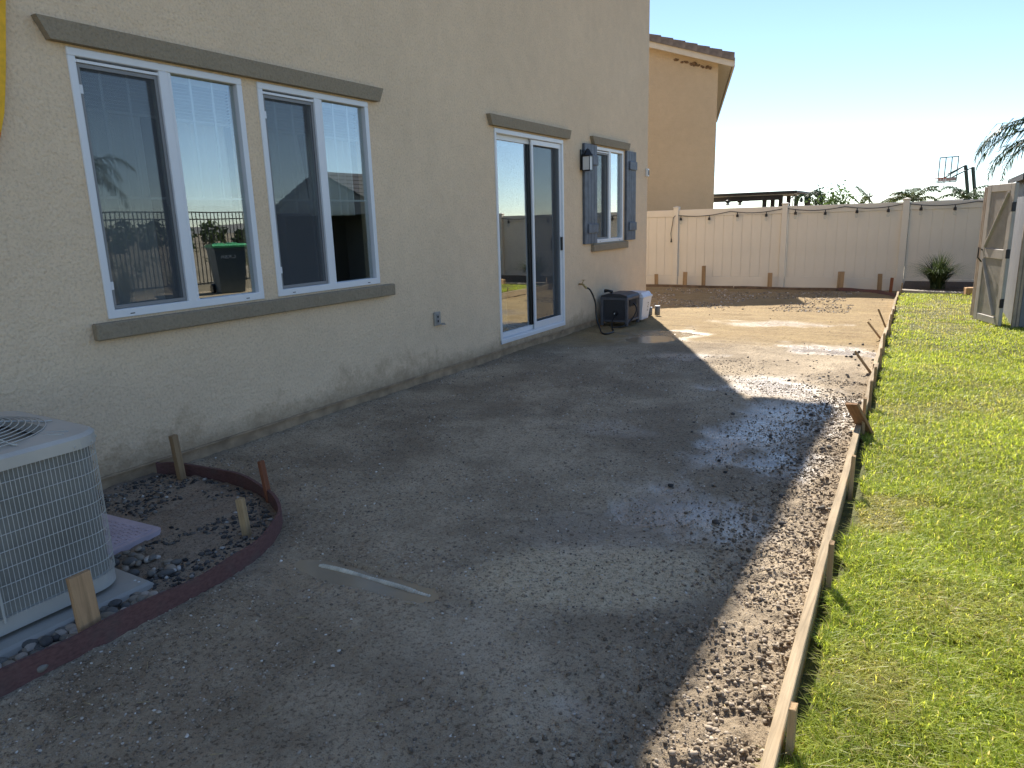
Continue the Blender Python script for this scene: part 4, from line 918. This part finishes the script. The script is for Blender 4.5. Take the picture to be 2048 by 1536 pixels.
def plants():
    # bed at the far end of the lawn
    m = MB(); n = 30; V = []; pts = [(3.9, 15.95), (4.4, 15.72), (5, 15.6), (6, 15.55), (7.5, 15.55), (9.2, 15.5)]
    m = MB()
    for (xa, ya), (xb_, yb) in zip(pts, pts[1:]): m.add([(xa, ya, -.08), (xb_, yb, -.08), (xb_, 17.5, -.08), (xa, 17.5, -.08), (xa, ya, .03), (xb_, yb, .03), (xb_, 17.5, .1), (xa, 17.5, .1)], [(4, 5, 6, 7), (0, 1, 5, 4), (3, 0, 4, 7), (1, 2, 6, 5)])
    tag(m.build('planting_bed', M_MULCH), kind='structure')
    P = []; V = []
    for (xa, ya), (xb_, yb) in zip(pts, pts[1:]):
        for k in range(5): u = k/5; P.append(Vector((xa+(xb_-xa)*u, ya+(yb-ya)*u, 0)))
    P.append(Vector((*pts[-1], 0))); n = len(P)
    for i, p in enumerate(P):
        d = (P[min(i+1, n-1)]-P[max(i-1, 0)]).normalized(); q = Vector((-d.y, d.x, 0)); V += [p-q*.06+Vector((0, 0, -.1)), p+q*.06+Vector((0, 0, -.1)), p+q*.06+Vector((0, 0, .055)), p+q*.03+Vector((0, 0, .075)), p-q*.05+Vector((0, 0, .06))]
    tag(MB().add(V, [(i*5+k, i*5+(k+1) % 5, i*5+5+(k+1) % 5, i*5+5+k) for i in range(n-1) for k in range(5)]+[(4, 3, 2, 1, 0), tuple((n-1)*5+k for k in range(5))]).build('concrete_curb', M_CURB), 'pale concrete curb between lawn and planting bed', 'curb')
    def clump(x, y, z, n, h, sp, seed, label, mat, wid=.006, group=None):
        t = root('grass_clump', label, 'plant', (x, y, z), 0, group); V, F = blades(n, h, sp, seed, wid); mk('leaves', npmesh('leaves', V, F), mat, t, True)
        MB().lathe([(.09*h, -.03), (.08*h, .03), (.03*h, .06)], 10).build('crown', M_MULCH, t)
    clump(4.5, 16.35, .05, 620, .8, 1.05, 1, 'dark green strap leaved clump against the fence left of the shed', M_OG, .008)
    clump(6.3, 16.6, .05, 200, .6, .5, 2, 'dark green strap leaved clump at the fence behind the shed', M_OG, .008)
    g = 'fountain grasses by the iron fence'
    for i, (x, y, lb) in enumerate(((9.8, 6.9, 'tan green fountain grass nearest in the first window reflection'), (9.7, 8.3, 'fountain grass left of the green lidded bin in the reflection'), (9.75, 9.6, 'fountain grass right in front of the green lidded bin'), (10.6, 5.6, 'fountain grass at the left edge of the window reflection'))):
        clump(x, y, .1, 420, .95, .75, 10+i, lb, M_OGD, .005, g)
plants()

def palm(name, label, loc, H, nf, FL, seed, mat, lean=0, droop=1.0, azs=None, group=None):
    r = np.random.default_rng(seed); t = root(name, label, 'palm tree', loc, 0, group); top = Vector((lean, 0, H))
    MB().tube([(lean*(k/8)**2, 0, H*k/8) for k in range(9)], [.14-.05*k/8+.012*(k % 2) for k in range(9)], 10).build('trunk', M_BARK, t, True)
    for i in range(nf):
        az = azs[i] if azs and i < len(azs) else 2.4*i+r.uniform(-.3, .3); el = r.uniform(.5, 1.25); d = Vector((math.cos(az), math.sin(az), 0)); L = FL*r.uniform(.85, 1.1); pts = []; p = top.copy(); e = el; n = 22
        for k in range(n+1):
            pts.append(p.copy()); p = p+(d*math.cos(e)+Vector((0, 0, math.sin(e))))*(L/n); e -= droop*(.055+.075*k/n)
        V = []; F = []; side = Vector((-d.y, d.x, 0))
        for k in range(2, n+1):
            for s_ in (-1, 1):
                for z in range(2):
                    b = pts[k].lerp(pts[k-1], z*.5); tng = (pts[k]-pts[k-1]).normalized(); ll = L*.2*math.sin(math.pi*(.12+.8*k/n))+.05; dr = side*s_*r.uniform(.5, .9)+tng*r.uniform(.4, .8)+Vector((0, 0, r.uniform(-.3, .25))); dr.normalize()
                    m1 = b+dr*ll*.5; e2 = b+dr*ll*.85+Vector((0, 0, -ll*.42)); wv = tng*max(.012*FL/2, .016 if name == 'young_palm' else 0); k0 = len(V)
                    V += [b-wv*.6, b+wv*.6, m1+wv, m1-wv, e2]; F += [(k0, k0+1, k0+2, k0+3), (k0+3, k0+2, k0+4)]
        m = MB(); m.tube(pts, [.018*FL/2*(1-.85*k/n)+.003 for k in range(n+1)], 5); m.add(V, F); me = bpy.data.meshes.new('frond'); me.from_pydata(m.v, [], m.f); mk('frond', me, mat, t)
    return t
palm('palm_tree', 'tall feathery palm whose fronds droop over the shed roof', (6.3, 14.5, -.05), 2.55, 13, 1.75, 3, M_PALM, 0, 1.15, [3.0, 3.35, 2.6])
palm('palm_tree', 'feathery palm beyond the iron fence, reflected in the first window', (13.6, 9.6, -.3), 3.0, 12, 1.9, 5, M_PALM, 0, 1.1)
palm('young_palm', 'bushy yellow green palm beyond the fence under the basketball hoop', (3.6, 28, -.3), 2.15, 13, 1.0, 8, M_PALMY, 0, .8)
palm('young_palm', 'single pale feather frond leaning over the fence', (2.55, 27, -.3), 1.95, 3, 1.0, 12, M_PALMY, 0, .25, [.3, 3.6, 5.4])
palm('young_palm', 'drooping palm frond beside the patio cover edge', (.12, 29, -.3), 2.45, 7, .75, 15, M_PALM, 0, 1.5)
palm('young_palm', 'small palm behind the basketball hoop posts', (5.2, 33, -.3), 2.2, 9, 1.2, 19, M_PALM, 0, .9)
palm('young_palm', 'little palm seen under the patio cover roof', (-1.4, 36, -.3), 1.6, 9, 1.2, 23, M_PALM, 0, .9)
palm('young_palm', 'pale palm tip poking over the fence near the net pole', (1.85, 30, -.3), 2.1, 3, .6, 27, M_PALMY, 0, .3, [.4, 3, 5])

def leafcloud(P, size, seed):
    r = np.random.default_rng(seed); n = len(P); a = r.normal(0, 1, (n, 3)); a /= np.linalg.norm(a, axis=1)[:, None]; b = np.cross(a, r.normal(0, 1, (n, 3))); b /= np.linalg.norm(b, axis=1)[:, None]; s_ = (size*r.uniform(.6, 1.3, n))[:, None]
    V = np.stack([P-a*s_, P+b*s_*.45, P+a*s_, P-b*s_*.45], 1).reshape(-1, 3); return V, np.arange(4*n).reshape(-1, 4)
def shrub(label, loc, h, rx, seed, mat, n=900, leaf=.07):
    r = np.random.default_rng(seed); t = root('shrub', label, 'shrub', loc); P = []
    m = MB()
    for i in range(7):
        a = r.uniform(0, 6.28); tip = (rx*.6*math.cos(a), rx*.6*math.sin(a), h*r.uniform(.7, .95)); m.tube([(0, 0, 0), (tip[0]*.3, tip[1]*.3, h*.4), tip], [.03, .02, .006], 5)
        c = np.array(tip); k = n//7; P.append(c+r.normal(0, 1, (k, 3))*np.array([rx*.28, rx*.28, h*.11]))
    m.build('stems', M_BARK, t); V, F = leafcloud(np.concatenate(P), leaf, seed); mk('foliage', npmesh('foliage', V, F), mat, t)
shrub('light green leafy bush rising behind the fence middle', (.95, 27, -.3), 2.5, .75, 4, M_LEAFL)
shrub('small dark bush behind the fence left of the light green bush', (.6, 30, -.3), 2.55, .5, 6, M_LEAF)

def treeline():
    r = np.random.default_rng(9); P = []; T = MB()
    for i in range(170):
        az = r.uniform(-.35, 1.15); d = r.uniform(170, 330); x, y = d*math.cos(az), d*math.sin(az); h = r.uniform(3, 9.5); w_ = h*r.uniform(.28, .55)
        k = 60; q = r.normal(0, 1, (k, 3)); q /= np.linalg.norm(q, axis=1)[:, None]; P.append(np.array([x, y, -3.3+h*.55])+q*np.array([w_, w_, h*.45])*r.uniform(.4, 1, (k, 1))**.5)
        T.tube([(x, y, -3.6), (x, y, -3.3+h*.5)], .25, 5)
    V, F = leafcloud(np.concatenate(P), 1.1, 3); o = mk('distant_woodland', npmesh('distant_woodland', V, F), M_LEAF); tag(o, 'far dark tree line beyond the dry field', 'woodland', kind='stuff')
    T.build('trunks', M_BARK, o)
    P = []
    for i in range(260):
        x = r.uniform(18, 140); y = r.uniform(-10, 120); h = r.uniform(.4, 1.3); q = r.normal(0, .33, (40, 3)); P.append(np.array([x, y, -.4-2.2*float(sstep(22, 90, x))+h*.3])+q*h)
    V, F = leafcloud(np.concatenate(P), .16, 4); tag(mk('field_scrub', npmesh('field_scrub', V, F), M_OGD), 'low dry scrub over the field beyond the iron fence', 'scrub', kind='stuff')
treeline()

# ------------------------------------------------------------------ SHED
def shed():
    t = root('shed', 'grey resin garden shed with dark roof at the lawn edge', 'shed', (5.38, 11.36, .0)); W_, D, he, ha = 3.1, 2.2, 1.98, 2.72
    m = MB()
    n = 11
    for i in range(n): m.box(0, .045 if i % 2 else .035, .05+i*(D-.1)/n, .05+(i+1)*(D-.1)/n, .04, he)
    m.build('side_wall', M_SHEDD, t); m = MB(); m.box(W_-.04, W_, .05, D-.05, .04, he); m.build('side_wall', M_SHEDD, t)
    MB().prism([(0, .04), (W_, .04), (W_, he), (W_/2, ha-.05), (0, he)], 1, D-.05, D).build('back_wall', M_SHEDD, t)
    MB().prism([(0, he-.12), (W_, he-.12), (W_, he), (W_/2, ha-.05), (0, he)], 1, .0, .05).build('gable', M_SHEDD, t)
    MB().cbox(-.012, .03, -.03, .05, .02, he-.02, .006).build('corner_post', M_SHEDB, t); MB().cbox(.032, .07, -.022, .045, .02, he-.13, .006).build('door_jamb', M_SHEDB, t); MB().cbox(W_-.04, W_+.012, -.03, .05, .02, he-.02, .006).build('corner_post', M_SHEDB, t)
    MB().box(.075, .32, .0, .03, .04, he-.125).build('front_panel', M_SHEDD, t); MB().box(W_-.32, W_-.05, 0, .03, .04, he-.125).build('front_panel', M_SHEDD, t)
    m = MB(); m.box(0, W_, 0, D, 0, .038); m.build('floor', M_SHEDD, t)
    m = MB(); o = .1; sl = (ha-he)/(W_/2); e0 = he-o*sl
    for sg in (0, 1):
        X = (lambda x: x) if sg == 0 else (lambda x: W_-x)
        m.prism([(X(-o), e0), (X(W_/2), ha), (X(W_/2), ha+.05), (X(-o), e0+.06)], 1, -.12, D+.1)
    rf = m.build('roof', M_SHEDR, t)
    for i in range(8):
        u0 = i/8
        for sg in (0, 1):
            X = (lambda x: x) if sg == 0 else (lambda x: W_-x)
            xx = -o+(W_/2+o)*u0; zz = e0+.06+(ha-.01-e0)*u0
            MB().prism([(X(xx), zz+.002), (X(xx+.15), zz+.15*sl-.004), (X(xx+.15), zz+.15*sl+.006), (X(xx), zz+.018)], 1, -.125, D+.105).build('shingle_course', M_SHEDR, rf)
    # open leaf hinged at the front left corner, swung back
    def leaf(hx, hy, ang, name_lab, mirror=1):
        g = bpy.data.objects.new('door', None)
        L_, z0, z1 = .72, .05, 1.9; th = .045
        e = lambda *a: None
        me = MB(); 
        c, s_ = math.cos(ang), math.sin(ang)
        def tr(mb):
            mb.v = [(hx+x*c-y*s_*mirror, hy+x*s_+y*c*mirror, z) for x, y, z in mb.v]; return mb
        b = MB(); nn = 17
        for i in range(nn):
            x0 = .1+i*(L_-.2)/nn; b.box(x0, x0+(L_-.2)/nn*.62, .0, .030, z0+.1, z1-.1); b.box(x0+(L_-.2)/nn*.62, x0+(L_-.2)/nn, .0, .021, z0+.1, z1-.1)
        d = tr(b).build('door', M_SHED, t)
        b = MB(); b.cbox(0, .1, -.002, th, z0, z1, .006); b.cbox(L_-.1, L_, -.002, th, z0, z1, .006); b.cbox(.1, L_-.1, -.0018, th-.001, z0, z0+.1, .006); b.cbox(.1, L_-.1, -.0018, th-.001, z1-.1, z1, .006); b.cbox(.1, L_-.1, .001, th-.002, .92, 1.05, .006); tr(b).build('stile_and_rail', M_SHED, d)
        b = MB(); b.bar((.13, .036, 1.79), (L_-.1, .036, 1.07), .02, .055, (0, 1, 0)); b.bar((L_-.1, .036, .9), (.16, .036, .17), .02, .055, (0, 1, 0)); tr(b)
        b.build('brace', M_SHED, d)
        b = MB(); b.cbox(L_-.002, L_+.028, -.055, .02, z0+.02, z1-.03, .004); b.cbox(L_+.03, L_+.05, -.075, .01, z0+.02, z1-.03, .004); tr(b).build('astragal', M_SHEDB, d)
        b = MB()
        for i in range(4): b.cbox(L_+.052+i*.045, L_+.092+i*.045, -.06-.004*(i % 2), -.01, z0+.02, z1-.02, .004)
        tr(b).build('folded_side_strip', M_SHEDB, d)
        b = MB(); b.tube([(L_-.05, th, 1.02), (L_-.05, th+.05, 1.06), (L_-.05, th+.05, .92), (L_-.06, th, .86)], .01, 6); tr(b).build('handle', M_BLACK, d)
        b = MB()
        for z in (.35, 1.0, 1.6): b.cbox(-.012, .012, .01, .055, z-.06, z+.06, .003)
        tr(b).build('hinge', M_BLACK, d)
        return d
    # leaf face with braces looks towards the house and camera
    leaf(-.12, -.03, math.atan2(.65, -.25), '', 1)
    leaf(W_-.02, -.05, R(-118), '', -1)
shed()

# ------------------------------------------------------------------ NEIGHBOUR, PATIO COVER, HOOP, NET
def neighbour():
    c, s_ = math.cos(R(17)), math.sin(R(17)); t = root('neighbour_house', 'tan two storey neighbouring house with brown tile roof edge', 'house', (-1.06, 20.35, 0), R(17))
    # local: +x to the right along the gable face, +y away
    W_, D, he, p = 9.0, 11.0, 5.62, .30
    MB().prism([(0, -.4), (0, he), (-W_/2, he+p*W_/2), (-W_, he), (-W_, -.4)], 1, 0, D).build('wall', M_NSTUCCO, t)
    ov = .36; m = MB()
    m.prism([(ov, he-ov*p+.02), (-W_/2, he+p*W_/2+.02), (-W_/2, he+p*W_/2+.14), (ov, he-ov*p+.14)], 1, -.28, D+.3); m.prism([(-W_-ov, he-ov*p+.02), (-W_/2, he+p*W_/2+.02), (-W_/2, he+p*W_/2+.14), (-W_-ov, he-ov*p+.14)], 1, -.28, D+.3)
    rf = m.build('roof', M_ROOF, t)
    m = MB(); m.prism([(ov+.01, he-ov*p-.1), (-W_/2, he+p*W_/2-.1), (-W_/2, he+p*W_/2+.1), (ov+.01, he-ov*p+.1)], 1, -.33, -.281); m.build('barge_board', M_FASCIA, rf)
    m = MB(); m.prism([(ov-.01, he-ov*p-.03), (-W_/2, he+p*W_/2-.03), (-W_/2, he+p*W_/2+.015), (ov-.01, he-ov*p+.015)], 1, -.28, D+.28); m.build('soffit', M_FASCIA, rf)
    MB().box(ov+.005, ov+.05, -.33, D+.3, he-ov*p-.09, he-ov*p+.12).build('gutter', M_FASCIA, rf)
    L_ = math.hypot(W_/2+ov, (W_/2+ov)*p); n = int(L_/.33); tm = MB(); ux, uz = -(W_/2+ov)/L_, (W_/2+ov)*p/L_
    V = []
    tile = MB(); w2 = .34
    tile.add([(0, -.06, .0), (ux*w2, -.06, uz*w2), (ux*w2, .25, uz*w2), (0, .25, 0), (0, -.06, .10), (ux*w2, -.06, uz*w2+.07), (ux*w2, .25, uz*w2+.07), (0, .25, .10), (0, -.06, -.1), (ux*w2, -.06, uz*w2-.1), (ux*w2, -.03, uz*w2-.1), (0, -.03, -.1)], [(0, 1, 5, 4), (4, 5, 6, 7), (0, 4, 7, 3), (1, 2, 6, 5), (2, 3, 7, 6), (8, 9, 1, 0), (9, 10, 2, 1), (10, 11, 3, 2), (11, 8, 0, 3)])
    tme = tile.mesh('roof_tile'); tme.materials.append(M_ROOF)
    for i in range(n):
        o = bpy.data.objects.new('roof_tile', tme); COL.objects.link(o); o.parent = rf; o.location = (ov+.03+ux*.33*i, -.33, he-ov*p+.14+uz*.33*i)
    m = MB(); r = random.Random(3)
    for i in range(26):
        x = -.25-abs(r.gauss(0, .55)); m.cbox(x, x+r.uniform(.05, .14), -.035, -.001, he-p*x*-1*-1-.24-r.uniform(0, .06), he-p*x*-1*-1-.16, .01) if False else None
    for i in range(22):
        x = -.2-abs(r.gauss(0, .45)); zt = he-.06-p*x*0+abs(x)*p-.1; V_, F_ = rocks(np.array([[x, -.012, zt-r.uniform(0, .07)]]), np.array([r.uniform(.03, .06)])); m.add(V_, F_)
    nest = m.build('mud_nest', simple('mud', (.16, .10, .055), .95, .3, 30), t)
neighbour()

def patio():
    t = root('patio_cover', 'dark brown patio cover with flat roof beyond the fence', 'patio cover', (-1.2, 33.0, -.5))
    MB().cbox(-4.5, .42, -.9, 3.0, 2.93, 3.03, .02).build('roof', M_PERG, t); MB().cbox(-4.4, .3, -.7, 2.9, 2.88, 2.929, .01).build('ceiling', M_PERGC, t)
    MB().cbox(-4.4, -.2, -.55, -.4, 2.68, 2.879, .01).build('beam', M_PERG, t)
    for i in range(5): x, y = -.98+i*.235, -.3+i*.55; MB().cbox(x-.08, x+.08, y-.08, y+.08, 0, 2.87, .008).build('post', M_PERG, t)
    MB().tube([(.3, -.5, 2.86), (.12, -.5, 2.72), (.0, -.3, 2.7)], .025, 6).build('gutter_pipe', M_PERG, t)
    for x, y, lb in ((-3.55, 31.9, 'ceiling fan under the patio cover, left of the pair'), (-3.2, 32.6, 'ceiling fan under the patio cover, right of the pair')):
        f = root('ceiling_fan', lb, 'ceiling fan', (x, y, 2.37)); MB().tube([(0, 0, .02), (0, 0, -.12)], .015, 6).build('rod', M_BLACK, f); MB().lathe([(.04, -.12), (.11, -.14), (.11, -.22), (.05, -.25)], 12).build('motor', M_BLACK, f)
        for k in range(5):
            a = k*1.2566; m = MB(); m.bar((.1*math.cos(a), .1*math.sin(a), -.18), (.62*math.cos(a), .62*math.sin(a), -.18), .12, .012); m.build('blade', M_BLACK, f)
        MB().lathe([(.06, -.25), (.09, -.31), (.05, -.36)], 10).build('lamp', M_LGLASS, f)
    t = root('patio_lantern', 'small black lantern on the rightmost patio post', 'lantern', (-.85, 33.8, 2.05)); MB().lathe([(.02, 0), (.06, .03), (.06, .16), (.02, .22)], 8).build('cage', M_BLACK, t)
    # basketball hoop
    t = root('basketball_hoop', 'basketball hoop with clear framed backboard behind the fence', 'basketball hoop', (4.2, 40, -.3))
    # backboard corners found at 40 m; turned three quarters
    bl = Vector((0, 0, 3.12)); ax = Vector((.74, -.25, 0)); H_ = 1.12
    m = MB()
    for a, b in ((0, 1),): pass
    def pt(u, z): return bl+ax*u+Vector((0, 0, z))
    for a, b in (((0, 0), (1, 0)), ((0, H_), (1, H_)), ((0, 0), (0, H_)), ((1, 0), (1, H_)), ((.33, .0), (.33, H_)), ((.66, 0), (.66, H_))): m.bar(pt(*a), pt(*b), .04, .04)
    bb = m.build('backboard_frame', M_HOOPF, t); q = MB(); q.add([pt(0, 0), pt(1, 0), pt(1, H_), pt(0, H_)], [(0, 1, 2, 3)]); o = q.build('backboard', M_CLEAR, t); o.modifiers.new('t', 'SOLIDIFY').thickness = .012
    MB().bar(pt(.02, .12), pt(.98, .12), .05, .16).build('pad', simple('hoop_pad', (.4, .3, .25), .7, .3, 8), t)
    nrm = Vector((-.35, -.7, 0)).normalized(); cen = pt(.35, .18)+nrm*.32
    MB().tube([cen+Vector((.23*math.cos(k*.2618), .23*math.sin(k*.2618), 0)) for k in range(25)], .014, 6).build('rim', M_RED, t); m = MB()
    for k in range(12):
        a = k*.5236; m.tube([cen+Vector((.23*math.cos(a), .23*math.sin(a), 0)), cen+Vector((.14*math.cos(a+.4), .14*math.sin(a+.4), -.4))], .007, 4); m.tube([cen+Vector((.23*math.cos(a), .23*math.sin(a), 0)), cen+Vector((.14*math.cos(a-.4), .14*math.sin(a-.4), -.4))], .007, 4)
    m.build('net', M_NET, t)
    k1 = Vector((1.05, .25, 3.85)); k2 = Vector((1.35, .3, 3.75))
    for a, b, nm in ((k1, Vector((1.72, 1.2, 0)), 'pole'), (k2, Vector((2.0, 1.2, 0)), 'pole')): MB().bar(a, b, .11, .11).build(nm, M_HOOPF, t)
    for a, b in ((k1, pt(.5, .35)), (k2, pt(.75, .2)), (k1, pt(.35, .2))): MB().bar(a, b, .05, .05).build('arm', M_HOOPF, t)
    # net poles
    t = root('volleyball_net', 'thin net cord strung between two poles behind the fence', 'net', (0, 35, -.3))
    m = MB(); m.tube([(-1.4, 0, 0), (-1.4, 0, 2.72)], .02, 6); m.build('pole', M_STUB, t); m = MB(); m.tube([(1.76, 0, 0), (1.74, 0, 2.66)], .03, 6); m.build('pole', M_STUB, t)
    MB().tube([(-1.4, 0, 2.5), (-.6, 0, 2.38), (.3, 0, 2.44), (1.74, 0, 2.62)], .018, 5).build('top_cord', M_NET, t)
patio()

# ------------------------------------------------------------------ what the glass reflects: iron fence, bin
def iron():
    t = root('iron_fence', 'black iron picket fence along the far side of the yard', 'fence', (12.6, 0, .1)); y0, y1 = -2.0, 16.6
    for z in (.12, 1.82, 2.0): MB().bar((0, y0, z), (0, y1, z), .035, .03).build('rail', M_IRON, t)
    b = MB(); b.box(-.009, .009, -.009, .009, .03, 1.985); me = b.mesh('picket'); me.materials.append(M_IRON); n = int((y1-y0)/.115)
    for i in range(n):
        o = bpy.data.objects.new('picket', me); COL.objects.link(o); o.parent = t; o.location = (0, y0+i*.115, 0)
    for i in range(9): y = y0+(y1-y0)*i/8; MB().cbox(-.03, .03, y-.03, y+.03, -.1, 2.1, .004).build('post', M_IRON, t)
    t = root('wheeled_bin', 'dark wheeled waste bin with green lid, reflected in the first window', 'bin', (10.45, 11.42, .05), R(-66)); t.scale = (1.14, 1.14, 1.1)
    V = []
    for z, hx, hy in ((.06, .24, .27), (1.02, .31, .37)): V += [(-hx, -hy, z), (hx, -hy, z), (hx, hy, z), (-hx, hy, z)]
    body = MB().add(V, [(3, 2, 1, 0), (4, 5, 6, 7), (0, 1, 5, 4), (1, 2, 6, 5), (2, 3, 7, 6), (3, 0, 4, 7)]).build('body', M_BINB, t); MB().cbox(-.325, .325, -.385, .385, 1.0, 1.05, .012).build('rim', M_BINB, body)
    m = MB(); m.prism([(-.40, 1.052), (.40, 1.052), (.40, 1.08), (.2, 1.12), (-.34, 1.13), (-.40, 1.09)], 0, -.34, .34); lid = m.build('lid', M_BING, t)
    MB().cbox(-.2, -.06, -.2, .2, 1.1, 1.145, .008).build('lid_rib', M_BING, lid); MB().cbox(.06, .2, -.2, .2, 1.1, 1.145, .008).build('lid_rib', M_BING, lid)
    for x in (-.28, .28): MB().tube([(x-.03, .3, .12), (x+.03, .3, .12)], .13, 18).build('wheel', M_RUBBER, t)
    m = MB(); m.tube([(-.2, .43, 1.03), (.2, .43, 1.03)], .018, 8); m.build('handle', M_BINB, t)
    cu = bpy.data.curves.new('lettering', 'FONT'); cu.body = 'CR&R'; cu.size = .12; cu.extrude = .002; cu.align_x = 'CENTER'; tmp = bpy.data.objects.new('lettering', cu); COL.objects.link(tmp)
    bpy.context.view_layer.update(); me = bpy.data.meshes.new_from_object(tmp.evaluated_get(bpy.context.evaluated_depsgraph_get())); bpy.data.objects.remove(tmp)
    for side, rz, off in (('f', 0, (.05, -.362, .82)),):
        o = bpy.data.objects.new('lettering', me.copy()); o.data.materials.clear(); o.data.materials.append(M_PAINTW); COL.objects.link(o); o.parent = t; o.location = off; o.rotation_euler = (R(90-6), 0, R(rz))
iron()
